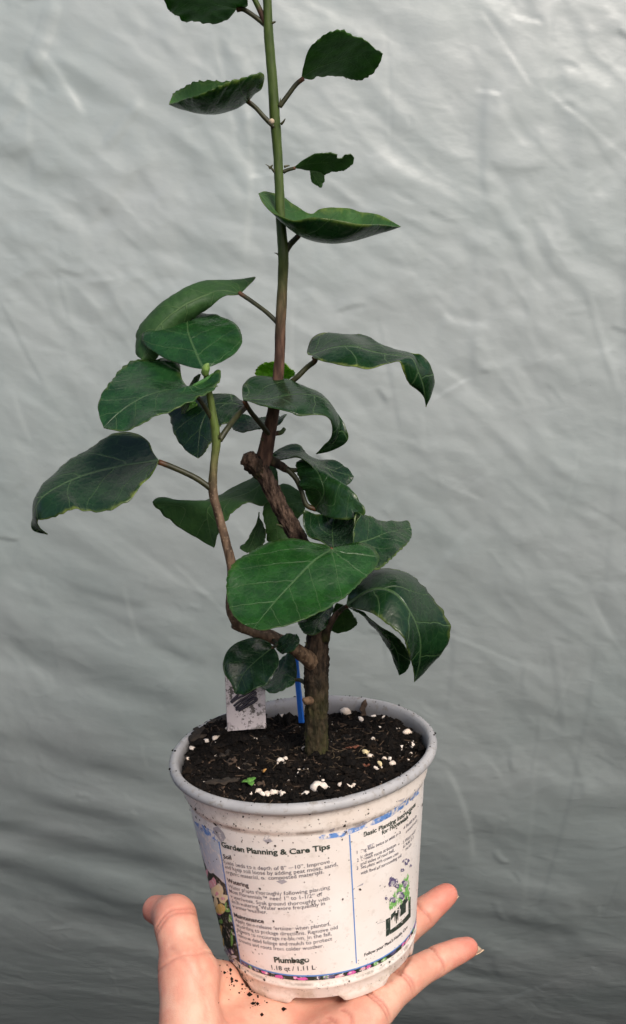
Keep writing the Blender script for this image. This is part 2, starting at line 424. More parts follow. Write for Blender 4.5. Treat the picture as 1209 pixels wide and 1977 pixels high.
# ------------------------------------------------------------ the plastic sheet behind
def build_tarp():
    xs = np.r_[np.arange(-1.2, -.5, .008), np.arange(-.5, .5, .0018), np.arange(.5, 1.2, .008)]; zs = np.r_[np.arange(-1.5, -1.14, .008), np.arange(-1.14, .36, .0018), np.arange(.36, .70, .008)]
    X, Z = np.meshgrid(xs, zs)
    zz = Z + 0.08
    Yb = 0.93 + np.where(zz > 0, 0.26 * zz**2, 0.50 * zz**2)  # bow made up so the lower sheet overhangs and falls into shade
    def rot(a):
        a = math.radians(a); return X * math.cos(a) - Z * math.sin(a), X * math.sin(a) + Z * math.cos(a)
    low = 1 / (1 + np.exp((Z + 0.33) * 14))             # 1 in the lower part
    left = 1 / (1 + np.exp((X + 0.02) * 12))
    # domain warp
    wx = (vnoise(X * 9, Z * 9, 1) - .5) * 0.05; wz = (vnoise(X * 9, Z * 9, 2) - .5) * 0.05
    a, b = rot(24)                                        # along / across folds that fall to the right
    h = np.zeros_like(X)
    h += 0.0105 * (0.08 + low * (0.30 + 0.70 * left)) * (vnoise((a + wx) * 3.4, (b + wz) * 11.5, 3) - .5)
    h += 0.0030 * (0.35 + 0.65 * low) * (vnoise((a + wx) * 8, (b + wz) * 27, 4) - .5)
    a2, b2 = rot(36)
    h += 0.0019 * (1 - 0.5 * low) * (vnoise((a2 + wx) * 11, (b2 + wz) * 25, 5) - .5)
    h += 0.0009 * (1 - 0.55 * low) * (vnoise((a2 + wz) * 24, (b2 + wx) * 50, 6) - .5) * np.clip(vnoise(X * 6 + 3, Z * 6, 15) * 2.2 - .3, .25, 1.3)
    h += 0.0004 * (1 - 0.4 * low) * (vnoise((a2 + wx) * 55, (b2 + wz) * 95, 16) - .5)
    def cells(u, v, seed):
        J = np.random.default_rng(seed).random((64, 64, 2)); iu = np.floor(u).astype(int); iv = np.floor(v).astype(int)
        best = np.full(u.shape, 9.0)
        for di in (-1, 0, 1):
            for dj in (-1, 0, 1):
                ci, cj = (iu + di) & 63, (iv + dj) & 63
                best = np.minimum(best, (iu + di + J[ci, cj, 0] - u)**2 + (iv + dj + J[ci, cj, 1] - v)**2)
        return np.sqrt(best + .02)
    g1 = np.clip(vnoise(X * 5 + 8, Z * 5, 21) * 2.4 - .5, .1, 1); g2 = np.clip(vnoise(X * 7 + 2, Z * 7, 22) * 2.6 - .7, 0, 1)
    h -= .0015 * (1 - .6 * low) * g1 * cells((a2 + wx * .6) * 17, (b2 + wz * .6) * 34, 31)
    h -= .0009 * (1 - .5 * low) * g2 * cells((a2 + wz * .5) * 40, (b2 + wx * .5) * 66, 32)
    a3, b3 = rot(75)
    h += .0012 * (1 - .6 * low) * (1 - g1) * cells((a3 + wx) * 11, (b3 + wz) * 24, 33)
    r1 = np.abs(vnoise((a2 + wx) * 15 + 5, (b2 + wz) * 26, 7) - .5)
    h += 0.0017 * (1 - 0.6 * low) * (0.25 - r1)
    r2 = np.abs(vnoise((a2 + wx) * 34 + 3, (b2 + wz) * 58, 8) - .5)
    h += 0.0012 * (1 - 0.5 * low) * (0.25 - r2)
    r3 = np.abs(vnoise((a2 + wz) * 80 + 9, (b2 + wx) * 110, 12) - .5)
    h += 0.0005 * (1 - 0.5 * low) * (0.25 - r3) * np.clip(vnoise(X * 8, Z * 8, 13) * 2.4 - .5, 0, 1)
    h += 0.02 * (vnoise(X * 2.3 + 4, Z * 2.3, 9) - .5)
    def crease(x0, z0, x1, z1, amp, w, bend=0.0, kind=0):
        dx, dz = x1 - x0, z1 - z0; L = math.hypot(dx, dz)
        ux, uz = dx / L, dz / L
        m = (np.abs(X - (x0 + x1) / 2) < abs(dx) / 2 + 9 * w + abs(bend)) & (np.abs(Z - (z0 + z1) / 2) < abs(dz) / 2 + 9 * w + abs(bend))
        if not m.any(): return
        px, pz = X[m] - x0, Z[m] - z0
        s = (px * ux + pz * uz) / L; d = -px * uz + pz * ux - bend * 4 * s * (1 - s)
        win = np.clip(np.minimum(s + 0.02, 1.02 - s) * 5, 0, 1); win = win * win * (3 - 2 * win)
        if kind == 0: p = np.exp(-np.abs(d) / w)
        elif kind == 1: p = np.tanh(d / (w * 0.5)) * np.exp(-(d / (w * 4))**2)
        else: p = np.clip(1 - np.abs(d) / w, 0, 1) ** 0.5
        h[m] += amp * win * p
    def pc(px, py):                                       # photo pixel to sheet coordinates
        d = ray(px, py); t = 0.97 / d[1]
        return d[0] * t, d[2] * t
    def pcrease(p, q, amp, w, bend=0.0, kind=0):
        crease(*pc(*p), *pc(*q), amp, w, bend, kind)
    mm = 0.001
    # long folds seen in the photograph
    for p, q, am, w, kd in (((10, 255), (62, 165), 1.6, 7, 2), ((62, 165), (115, 5), 1.3, 7, 2), ((90, 100), (180, 235), -1.4, 5, 1), ((60, 100), (130, 190), 1.0, 5, 1),
                            ((215, 300), (285, 200), 1.6, 5, 2), ((190, 440), (290, 320), 1.0, 6, 1), ((0, 300), (85, 295), 1.6, 7, 1), ((270, 320), (340, 420), 0.8, 5, 1),
                            ((960, 190), (1015, 290), -.7, 5, 2), ((1035, 330), (1060, 0), 0.9, 5, 1), ((930, 330), (1050, 325), .7, 4, 1), ((930, 150), (925, 420), 0.9, 6, 1),
                            ((1110, 550), (1175, 760), 1.1, 3.5, 2), ((1175, 480), (1200, 950), 0.7, 4, 1), ((910, 420), (905, 760), 0.7, 6, 1), ((840, 600), (935, 625), -1.5, 6, 1),
                            ((1200, 200), (1150, 1230), 0.6, 5, 1), ((1150, 1180), (1085, 1960), .55, 3.5, 1), ((1060, 1215), (1105, 1460), .6, 4, 2), ((1045, 1380), (1062, 1950), -0.4, 3.5, 1),
                            ((1105, 1460), (1150, 1600), 0.8, 5, 1), ((985, 1730), (1015, 1770), 1.4, 4, 2), ((870, 1200), (862, 1400), 0.7, 4, 1), ((995, 1880), (1030, 1960), .8, 4, 2),
                            ((0, 1215), (420, 1390), 3.2, 16, 1), ((0, 1270), (330, 1400), -2.4, 14, 1), ((0, 1440), (330, 1560), 2.6, 13, 1), ((0, 1560), (300, 1690), 2.2, 14, 1),
                            ((0, 1680), (330, 1780), 3.4, 14, 1), ((0, 1735), (310, 1850), -2.6, 13, 1), ((0, 1790), (320, 1960), 3.0, 14, 1), ((60, 1900), (330, 2010), 2.0, 12, 1),
                            ((280, 1230), (405, 1285), 1.2, 8, 1), ((130, 1110), (300, 1160), 1.4, 8, 1),
                            ((900, 1480), (1209, 1560), -1.4, 12, 1), ((880, 1650), (1209, 1720), 1.6, 12, 1), ((900, 1790), (1209, 1860), -1.4, 12, 1), ((860, 1900), (1209, 1990), 1.6, 12, 1)):
        if w >= 10 and p[0] == 0: p = (-160, p[1] - 62)
        pcrease(p, q, am * mm * (.9 if w >= 10 else .6), w * mm * (1.7 if w >= 10 else 1), random.uniform(-4, 4) * mm, kd)
    R = random.Random(5)
    for i in range(620):                                  # short sharp nicks
        x = R.uniform(-0.75, 0.75); z = R.uniform(-1.0, 0.55)
        ang = math.radians(R.gauss(-32, 30)); L = R.uniform(0.006, 0.028)
        lowf = 1 / (1 + math.exp((z + 0.33) * 14))
        crease(x, z, x + L * math.cos(ang), z + L * math.sin(ang), R.choice((-1, 1, 1)) * R.uniform(.2, .6) * mm * (1 - .4 * lowf), R.uniform(1.1, 1.8) * mm,
               R.uniform(-1., 1.) * mm, R.choice((0, 0, 1)))
    for i in range(46):                                   # longer soft ones
        x = R.uniform(-0.75, 0.75); z = R.uniform(-1.0, 0.55)
        ang = math.radians(R.choice((R.gauss(-28, 14), R.gauss(-85, 8), R.gauss(45, 14)))); L = R.uniform(0.05, 0.16)
        crease(x, z, x + L * math.cos(ang), z + L * math.sin(ang), R.uniform(-.9, .9) * mm, R.uniform(3.5, 8) * mm, R.uniform(-8, 8) * mm, 1)
    for i in range(210):                                  # thin crisp fold lines
        x = R.uniform(-0.5, 0.5); z = R.uniform(-1.0, 0.40)
        ang = math.radians(R.choice((R.gauss(-30, 12), R.gauss(-62, 12), R.gauss(-88, 5), R.gauss(50, 14)))); L = R.uniform(0.02, 0.11)
        lowf = 1 / (1 + math.exp((z + 0.33) * 14))
        crease(x, z, x + L * math.cos(ang), z + L * math.sin(ang), R.choice((-1, 1)) * R.uniform(.14, .36) * mm * (1 - .3 * lowf), R.uniform(1.1, 1.7) * mm, R.uniform(-2.5, 2.5) * mm, R.choice((0, 1, 1)))
    Yf = Yb - h * .85
    V = np.stack([X.ravel(), Yf.ravel(), Z.ravel() + CAMZ], 1)
    nr, nc = X.shape
    idx = np.arange(nr * nc).reshape(nr, nc)
    Q = np.stack([idx[:-1, :-1], idx[:-1, 1:], idx[1:, 1:], idx[1:, :-1]], -1).reshape(-1, 4)
    me = bpy.data.meshes.new('tarp')
    me.vertices.add(len(V)); me.vertices.foreach_set('co', V.ravel())
    me.loops.add(Q.size); me.loops.foreach_set('vertex_index', Q.ravel())
    me.polygons.add(len(Q)); me.polygons.foreach_set('loop_start', np.arange(0, Q.size, 4))
    me.update(calc_edges=True); me.validate()
    o = link('tarp', me, M['tarp'])
    tag(o, 'crumpled pale grey green plastic sheet hanging behind the potted plant', 'tarp')
build_tarp()

# ------------------------------------------------------------ the pot
P_TOP = at(584, 1436); P_BOT = at(621, 1829)
AX = P_TOP - P_BOT; POT_H = float(np.linalg.norm(AX)); AX /= POT_H
POTX = np.cross([0, 1, 0], AX); POTX /= np.linalg.norm(POTX)
POTY = np.cross(AX, POTX)
POT_M = Matrix([[POTX[i], POTY[i], AX[i], P_BOT[i]] for i in range(3)] + [[0, 0, 0, 1]])
pot = empty('flower_pot', P_BOT); pot.matrix_world = POT_M
tag(pot, 'dirty white plastic flower pot with printed care label resting on the palm', 'flower pot')
H = POT_H
S_ = H / 0.104
OUT = [(0.0, 0.0462), (0.0007, 0.0470), (0.0040, 0.0474), (0.0085, 0.0479), (0.0092, 0.0487), (0.0100, 0.0491), (0.0112, 0.0491), (0.0120, 0.0487), (0.0135, 0.0490),
       (0.030, 0.0511), (0.050, 0.0536), (0.0865, 0.0582), (0.0876, 0.0585), (0.0886, 0.0592), (0.0898, 0.0599), (0.0912, 0.0602), (0.0960, 0.0608), (0.0996, 0.0617)]
OUT = [(z * S_, r) for z, r in OUT]
LIP = [(0.0992, 0.0614), (0.0990, 0.0630), (0.0993, 0.0643), (0.1001, 0.0652), (0.1013, 0.0655), (0.1026, 0.0652), (0.1035, 0.0643), (0.1040, 0.0630), (0.1036, 0.0618), (0.1022, 0.0609), (0.0990, 0.0602), (0.094, 0.0594), (0.0885, 0.0577), (0.0855, 0.0567)]
LIP = [(z * S_, r) for z, r in LIP]
OZ = np.array([p[0] for p in OUT]); OR = np.array([p[1] for p in OUT])
def pot_r(z): return np.interp(z, OZ, OR)
NT_TH = [math.radians(-3 + 60 * k) for k in range(6)]
def build_pot():
    n = 192
    prof = OUT
    V = []; Fc = []
    def notch(th):
        v = 0
        for c in NT_TH:
            d = abs((th - c + math.pi) % (2 * math.pi) - math.pi)
            v = max(v, min(1, max(0, (math.radians(16.5) - d) / math.radians(3.6))))
        return v
    full = [(0.0066, 0.0), (0.0066, 0.040), (0.0050, 0.0425), (0.0, 0.0432)] + prof
    for i, (z, r) in enumerate(full):
        for j in range(n):
            th = 2 * math.pi * j / n
            zz = z
            if 2 <= i and z < 0.0040 * S_ + 1e-6: zz = z + notch(th) * (0.0040 - z * 0.9) * (1 if i > 2 else 0)
            V.append((r * math.sin(th), -r * math.cos(th), zz))
    for i in range(len(full) - 1):
        for j in range(n):
            k = (j + 1) % n
            Fc.append((i*n + j, i*n + k, (i+1)*n + k, (i+1)*n + j))
    me = mesh_np('pot_wall', V, Fc)
    bm = bmesh.new(); bm.from_mesh(me); bmesh.ops.remove_doubles(bm, verts=bm.verts, dist=1e-6); bm.to_mesh(me); bm.free()
    link('wall', me, M['pot'], pot)
    V = []; Fc = []
    for z, r in LIP:
        for j in range(n):
            th = 2 * math.pi * j / n
            V.append((r * math.sin(th), -r * math.cos(th), z))
    for i in range(len(LIP) - 1):
        for j in range(n):
            k = (j + 1) % n
            Fc.append((i*n + j, i*n + k, (i+1)*n + k, (i+1)*n + j))
    link('rim', mesh_np('pot_rim', V, Fc), M['rim'], pot)
build_pot()

PI_ = np.linalg.inv(np.array(POT_M))
def pot_local(p): return (PI_ @ np.r_[p, 1.0])[:3]
def surf(px, py):
    """photo pixel -> (angle, height) on the outside of the pot"""
    o = pot_local(CAMP); d = pot_local(CAMP + ray(px, py)) - o
    ts = np.linspace(0.40, 0.62, 4001)
    q = o + d * ts[:, None]
    s = np.hypot(q[:, 0], q[:, 1]) - pot_r(q[:, 2])
    k = np.argmax((s < 0) & (q[:, 2] > 0) & (q[:, 2] < 0.1))
    if k == 0: k = int(np.argmin(np.where((q[:, 2] > 0) & (q[:, 2] < 0.1), np.abs(s), 9)))
    q = q[k]
    return math.atan2(q[0], -q[1]), float(q[2])
def c6(x, y): return surf(340 + x / 3.556, 1540 + y / 3.556)
def c7(x, y): return surf(620 + x / 3.556, 1500 + y / 3.556)
def wrap(th, z, off):
    r = pot_r(z) + off
    return (r * math.sin(th), -r * math.cos(th), z)
label = None
def print_poly(name, pts, mat, off=0.00012, parent=None):
    """flat printed patch, pts = (angle, height), bent round the pot"""
    bm = bmesh.new()
    vs = [bm.verts.new((t, z * 20, 0)) for t, z in pts]
    try: bm.faces.new(vs)
    except ValueError: bm.free(); return None
    t0 = min(p[0] for p in pts); t1 = max(p[0] for p in pts)
    z0 = min(p[1] for p in pts); z1 = max(p[1] for p in pts)
    s = math.ceil(t0 / 0.05) * 0.05
    while s < t1:
        bmesh.ops.bisect_plane(bm, geom=bm.verts[:] + bm.edges[:] + bm.faces[:], plane_co=(s, 0, 0), plane_no=(1, 0, 0)); s += 0.05
    s = math.ceil(z0 / 0.006) * 0.006
    while s < z1:
        bmesh.ops.bisect_plane(bm, geom=bm.verts[:] + bm.edges[:] + bm.faces[:], plane_co=(0, s * 20, 0), plane_no=(0, 1, 0)); s += 0.006
    bmesh.ops.triangulate(bm, faces=bm.faces[:])
    for v in bm.verts: v.co = wrap(v.co.x, v.co.y / 20, off)
    bmesh.ops.recalc_face_normals(bm, faces=bm.faces[:])
    me = bpy.data.meshes.new(name); bm.to_mesh(me); bm.free()
    return link(name, me, mat, parent or label, smooth=False)
def print_text(txt, p0, p1, mat, size=None, bold=0.0, zshift=0.0):
    """one line of print between two surface points (baseline left / right)"""
    cu = bpy.data.curves.new('label_text', 'FONT'); cu.body = txt; cu.size = 1.0; cu.offset = bold; cu.resolution_u = 3
    ob = bpy.data.objects.new('label_text', cu); COL.objects.link(ob)
    me = bpy.data.meshes.new_from_object(ob)
    bpy.data.objects.remove(ob); bpy.data.curves.remove(cu)
    co = np.array([v.co[:] for v in me.vertices])
    x0, x1 = co[:, 0].min(), co[:, 0].max()
    zb = (p0[1] + p1[1]) / 2 + zshift
    for v, c in zip(me.vertices, co):
        f = (c[0] - x0) / (x1 - x0)
        z = p0[1] * (1 - f) + p1[1] * f + zshift + c[1] * size
        v.co = wrap(p0[0] * (1 - f) + p1[0] * f, z, 0.00030)
    me.name = 'label_text'
    return link('label_text', me, mat, label, smooth=False)

def build_label():
    global label
    # the printed sleeve: a very thin skin on the wall between the two bands
    tl = math.radians(-100); tr = math.radians(120)
    zt = c6(625, 318)[1]; zb = c6(800, 1243)[1] - .0006
    bm_pts = []
    n = 110; V = []; Fc = []
    zrows = np.linspace(zb, 0.0866 * S_, 14)
    for z in zrows:
        for j in range(n):
            V.append(wrap(tl + (tr - tl) * j / (n - 1), z, 0.00008))
    for i in range(13):
        for j in range(n - 1):
            Fc.append((i*n + j, i*n + j + 1, (i+1)*n + j + 1, (i+1)*n + j))
    t = NT('label_paper'); v = t.obj(); n1 = t.noise(30, v, 4); n2 = t.noise(240, v, 5, 0.65)
    c = t.mix(t.ramp(n1, 0.35, 0.7), (0.77, 0.70, 0.645), (0.84, 0.79, 0.75))
    c = t.mix(t.ramp(n2, 0.52, 0.74, 0, 0.35), c, (0.47, 0.40, 0.33))
    sp = t.math('MULTIPLY', t.ramp(t.voro(300, v), 0.08, 0.18, 1, 0), t.ramp(t.noise(40, v, 3), 0.55, 0.62))
    c = t.mix(t.math('MULTIPLY', sp, 0.7), c, (0.08, 0.06, 0.05))
    dent = t.noise(26, v, 2)
    lm = t.fin(c, 0.38, t.bump(dent, 0.25, 0.004), 0.45)
    label = link('label', mesh_np('label', V, Fc), lm, pot)
    label['label'] = 'printed care instructions wrapped around the pot'
    # left and middle blue rules
    def rule(a, b, w, mat, name='rule'):
        (t0, z0), (t1, z1) = a, b
        w = w / 0.055
        print_poly(name, [(t0 - w, z0), (t0 + w, z0), (t1 + w, z1), (t1 - w, z1)], mat, 0.00020)
    RL = [c6(*p) for p in ((297, 300), (323, 460), (349, 620), (384, 790), (413, 950), (450, 1145))]
    w_ = .0004 / .055
    print_poly('rule', [(t - w_, z) for t, z in RL] + [(t + w_, z) for t, z in RL[::-1]], M['blue_ink'], .0002)
    rule(c7(195, 395), c7(242, 1278), 0.00028, M['blue_ink'])
    zl = c6(800, 1220)[1]
    tL = c6(450, 1145)[0]
    rr = random.Random(3)
    # bottom border: dark band with flowers, a blue line above it
    print_poly('border', [(tl, zb), (tr, zb), (tr, zl - 0.0003), (tl, zl - 0.0003)], M['p_dark'], 0.00014)
    print_poly('border_line', [(tL, zl - 0.0003), (tr, zl - 0.0003), (tr, zl + 0.0005), (tL, zl + 0.0005)], M['blue_ink'], 0.00022)
    th = tL
    hgt = zl - 0.0003 - zb
    while th < 1.75:
        wd = rr.uniform(0.03, 0.11)
        m = rr.choice(['p_pink', 'p_green', 'p_pink', 'p_rose', 'p_purple', 'p_green'])
        k = rr.randint(5, 8); cz = zb + hgt * rr.uniform(.25, .75)
        pts = []
        for i in range(k):
            a = i / k * 2 * math.pi
            pts.append((th + wd / 2 * math.cos(a) * rr.uniform(.7, 1.2), min(zl - 0.0004, max(zb + 0.00005, cz + hgt * 0.55 * math.sin(a) * rr.uniform(.6, 1.3)))))
        print_poly('printed_petal', pts, M[m], 0.00018 + 0.00002 * rr.random())
        th += wd * rr.uniform(.7, 1.8)
    # picture at the left
    xl0 = c6(297, 300); xl1 = c6(450, 1145)
    def edge_t(z):
        return float(np.interp(z, [q[1] for q in RL[::-1]], [q[0] for q in RL[::-1]])) - 0.008
    z5 = c6(300, 560)[1]; z4 = c6(290, 300)[1]
    tE = math.radians(-95)
    print_poly('printed_sky', [(tE, z5 - .006), (edge_t(z5 - .006), z5 - .006), (edge_t(z4), z4), (tE, z4)], M['pale_sky'], 0.00014)
    pts = [(tE, zb + .0002), (edge_t(zl) , zb + .0002), (edge_t(z5 - .004), z5 - .004)]
    q = 9
    for i in range(q + 1):
        f = i / q; pts.append((edge_t(z5) * (1 - f) + tE * f, z5 + rr.uniform(-.004, .006) * (0.4 + f)))
    print_poly('printed_leaves', pts, M['p_dark'], 0.00016)
    def blob(x, y, rx, ry, m, k=9, c=c6, off=0.0002, rag=.3, parent=None):
        pts = []
        for i in range(k):
            a = i / k * 2 * math.pi; e = 1 + rr.uniform(-rag, rag)
            pts.append(c(x + rx * math.cos(a) * e, y + ry * math.sin(a) * e))
        print_poly('printed_petal', pts, M[m], off + rr.random() * .00003, parent)
    for x, y, rx, ry, m in ((290, 640, 42, 45, 'p_cream'), (330, 690, 35, 32, 'p_cream'), (255, 590, 24, 40, 'p_rose'), (285, 660, 12, 14, 'p_rose'), (325, 692, 14, 9, 'p_rose'),
                            (305, 770, 40, 42, 'p_yellow'), (275, 720, 16, 34, 'p_cream'), (300, 795, 15, 13, 'p_pink'), (355, 770, 24, 20, 'p_green'), (375, 830, 14, 30, 'p_green'), (310, 850, 16, 16, 'p_green'),
                            (305, 930, 16, 55, 'p_yellow'), (325, 1000, 13, 32, 'p_yellow'), (385, 960, 10, 48, 'p_green'), (370, 1060, 30, 24, 'p_purple'), (400, 1090, 18, 12, 'pale_sky'), (385, 1120, 20, 10, 'p_purple'),
                            (345, 740, 8, 22, 'p_green'), (215, 520, 8, 40, 'p_rose')):
        blob(x, y, rx, ry, m)
    # brushed blue stripe along the top of the label
    def stripe(pts_top, pts_bot, name='brushed_stripe'):
        print_poly(name, [*pts_top, *pts_bot[::-1]], M['blue_brush'], 0.00013)
    stripe([c6(112, 142), c6(180, 185), c6(292, 240)], [c6(150, 245), c6(200, 270), c6(290, 318)])
    stripe([c6(980, 268), c6(1100, 240), c6(1209, 218)], [c6(985, 285), c6(1100, 272), c6(1209, 240)])
    stripe([c7(0, 398), c7(150, 372), c7(260, 330), c7(420, 265), c7(600, 140)], [c7(0, 428), c7(150, 408), c7(270, 362), c7(420, 303), c7(600, 180)])
    stripe([c7(610, 140), c7(670, 75)], [c7(612, 165), c7(672, 110)])
    # scraped places
    def scar(c, pts): print_poly('scrape', [c(*p) for p in pts], M['scar'], 0.00026)
    scar(c6, [(258, 205), (290, 195), (330, 240), (345, 275), (318, 312), (285, 265), (262, 240)])
    scar(c6, [(598, 290), (612, 262), (640, 258), (662, 300), (630, 312)])
    scar(c6, [(690, 572), (740, 560), (765, 575), (728, 592)])
    scar(c6, [(1050, 222), (1090, 205), (1085, 225), (1062, 235)])
    scar(c7, [(215, 350), (300, 300), (370, 280), (300, 325), (250, 345)])
    scar(c7, [(520, 165), (575, 140), (560, 165)])
    scar(c7, [(315, 470), (360, 450), (365, 462), (325, 485)]); scar(c7, [(240, 755), (290, 725), (285, 740)])
    # text
    ink, gr, dg = M['ink'], M['grey_ink'], M['green_ink']
    sz = 0.0027 * S_
    print_text('Garden Planning & Care Tips', c6(318, 334), c6(1058, 347), dg, 0.0037 * S_, 0.030)
    for txt, a, b in (('Soil', (330, 415), (385, 424)), ('Watering', (358, 578), (503, 614)), ('Maintenance', (405, 815), (607, 860))):
        print_text(txt, c6(*a), c6(*b), ink, 0.0031 * S_, 0.024)
    for txt, a, b in (('Spade beds to a depth of 8” – 10”. Improve', (330, 445), (1056, 446)),
                      ('and keep soil loose by adding peat moss, sand,', (340, 480), (1110, 464)),
                      ('organic material, or composted materials.', (348, 518), (1016, 516)),
                      ('Water plants thoroughly following planting', (365, 615), (1057, 622)),
                      ('Most Florennials™ need 1” to 1-1/2” of', (372, 648), (1005, 671)),
                      ('water/week. Soak ground thoroughly with', (380, 683), (1053, 698)),
                      ('each watering. Water more frequently in', (388, 718), (1023, 733)),
                      ('warmer weather.', (393, 752), (628, 795)),
                      ('Apply time-release fertilizer when planted,', (412, 846), (1060, 873)),
                      ('according to package directions. Remove old', (420, 880), (1110, 898)),
                      ('flowers to encourage re-bloom. In the fall,', (425, 915), (1068, 941)),
                      ('remove dead foliage and mulch to protect', (430, 950), (1073, 976)),
                      ('crowns and roots from colder weather.', (438, 985), (1015, 1024))):
        print_text(txt, c6(*a), c6(*b), gr, sz, 0.004)
    print_text('Plumbago', c6(678, 1127), c6(917, 1125), dg, 0.0040 * S_, 0.034)
    print_text('1.18 qt / 1.11 L', c6(660, 1176), c6(958, 1176), ink, 0.0033 * S_, 0.010)
    t0, z0 = c7(292, 408); t1, z1 = c7(560, 275)
    k = (t1 - t0) / 0.665
    print_text('Basic Planting Instructions', (t0, z0), (t0 + k, z1), dg, 0.0031 * S_, 0.024)
    t2, z2 = c7(415, 395)
    print_text('for Florennials™', (t2, z2), (t2 + k * 0.60, z2 + (z1 - z0) * .6), dg, 0.0031 * S_, 0.024)
    for txt, a, b in (('1  Dig hole twice as wide as it', (245, 527), (545, 385)), ('is deep', (270, 556), (355, 526)), ('2  Loosen roots at bottom', (245, 582), (512, 472)),
                      ('and sides of root ball', (268, 606), (495, 512)), ('3  Set plant with crown even', (243, 636), (527, 530)), ('with level of surrounding soil', (272, 669), (548, 546))):
        print_text(txt, c7(*a), c7(*b), gr, 0.0023 * S_, 0.006)
    for txt, a, ln in (('4 Refill hole', (563, 362), .24), ('around roots', (580, 385), .22), ('5 Water well', (560, 460), .22), ('6 Add 2-3', (562, 488), .18), ('mulch', (578, 505), .10)):
        p = c7(*a); print_text(txt, p, (p[0] + ln, p[1]), gr, 0.0023 * S_, 0.004)
    print_text("Follow your Plant's Health, Care", c7(296, 1230), c7(590, 1035), ink, 0.0023 * S_, 0.02)
    # planting diagram
    def shape(pts, m, off): print_poly('printed_diagram', [c7(*p) for p in pts], M[m], off)
    shape([(443, 978), (474, 962), (474, 1050), (598, 937), (598, 835), (613, 820), (613, 958), (445, 1096)], 'green_ink', .00018)
    shape([(520, 905), (596, 795), (598, 840), (580, 870), (580, 925), (540, 960), (545, 905)], 'green_ink', .00019)
    shape([(478, 945), (500, 925), (500, 955), (478, 985)], 'green_ink', .00019)
    for x, y, w in ((505, 960, 5), (515, 975, 6), (525, 955, 5), (535, 930, 4)):
        shape([(x - w, y - 40), (x + w, y - 45), (x + w * .4, y + 28), (x - w * .4, y + 30)], 'p_dark' if w > 4 else 'scar', .00021)
    for x in range(385, 440, 14): shape([(x, 1006 - (x - 385) * .36), (x + 8, 1003 - (x - 385) * .36), (x + 8, 1006 - (x - 385) * .36), (x, 1009 - (x - 385) * .36)], 'grey_ink', .0002)
    for i in range(90):
        f = rr.random(); x = 470 + 130 * rr.random(); y = 900 - 40 * rr.random() - (x - 470) * (0.5 + 1.2 * rr.random())
        y = max(y, 560)
        shape([(x, y - 22), (x + 9, y - 2), (x + 2, y + 24), (x - 7, y + 2)], 'p_green', .00021 + rr.random() * .00004)
    for x, y, r in ((580, 575, 24), (555, 640, 14), (490, 722, 32), (520, 748, 16), (572, 728, 22), (548, 815, 30), (492, 842, 24), (445, 832, 10), (612, 610, 9), (575, 750, 14)):
        blob(x, y, r * .9, r, 'p_purple', 11, c7, .00027, .35)
        blob(x, y, r * .4, r * .45, 'scar', 7, c7, .00031, .35)
build_label()

# dirt flecks sticking to the pot
def build_flecks():
    R = random.Random(21); V = []; Fc = []
    prof = [(z, r) for z, r in OUT] ; lipz = [z for z, r in LIP[:9]]; lipr = [r for z, r in LIP[:9]]
    def fleck(th, z, r, size, out):
        k = R.randint(4, 6); b = len(V)
        asp = R.uniform(.5, 2.4); rot = R.uniform(0, 3.14)
        for i in range(k):
            a = i / k * 6.283; e = R.uniform(.6, 1.3) * size
            u, w = math.cos(a) * e, math.sin(a) * e / asp
            u, w = u * math.cos(rot) - w * math.sin(rot), u * math.sin(rot) + w * math.cos(rot)
            t2 = th + u / r; rr_ = r + 0.00006 + (out(z + w) - out(z))
            V.append((rr_ * math.sin(t2), -rr_ * math.cos(t2), z + w))
        V.append(((r + size * .35) * math.sin(th), -(r + size * .35) * math.cos(th), z))
        for i in range(k): Fc.append((b + i, b + (i + 1) % k, b + k))
    for i in range(780):
        th = R.uniform(-1.7, 1.8)
        q = R.random()
        if q < .30: z = R.gauss(0.0890, 0.0045) * S_
        elif q < .52: z = R.uniform(0.004, 0.016) * S_
        elif q < .62: z = R.uniform(0.089, 0.098) * S_; th = R.uniform(-1.5, -.3)
        else: z = R.uniform(0.013, 0.086) * S_
        z = min(max(z, .0045), .0985 * S_)
        s = min(0.0009, 0.00013 * math.exp(abs(R.gauss(0, .8))))
        fleck(th, z, float(pot_r(z)) + (.00034 if z < .0865 * S_ else 0), s, pot_r)
    # cluster by the hand's thumb side and foot
    for i in range(60):
        th = R.gauss(-1.0, .14); z = abs(R.gauss(0.006, .004)) + .0045
        fleck(th, z, float(pot_r(z)), R.uniform(.0002, .0007), pot_r)
    me = mesh_np('dirt', V, Fc); o = link('dirt_flecks', me, flat('dirt', (0.035, 0.026, 0.02), .9, .4, 600), pot); o['kind'] = 'stuff'
    # crumbs lying on the lip
    V = []; Fc = []
    for i in range(100):
        th = R.uniform(0, 6.283); q = R.random()
        z, r = LIP[6] if q < .3 else (LIP[7] if q < .8 else LIP[5])
        s = min(.0009, 0.00016 * math.exp(abs(R.gauss(0, .8)))); b = len(V)
        c = np.array([r * math.sin(th), -r * math.cos(th), z + s * .2])
        for d in ((1, 0, 0), (-1, 0, 0), (0, 1, 0), (0, -1, 0), (0, 0, .8), (0, 0, -.8)):
            V.append(c + np.array(d) * s * R.uniform(.6, 1.3))
        for f in ((0, 2, 4), (2, 1, 4), (1, 3, 4), (3, 0, 4), (2, 0, 5), (1, 2, 5), (3, 1, 5), (0, 3, 5)): Fc.append(tuple(b + q for q in f))
    o = link('rim_crumbs', mesh_np('crumbs', V, Fc), M['soil'], pot, False); o['kind'] = 'stuff'
build_flecks()

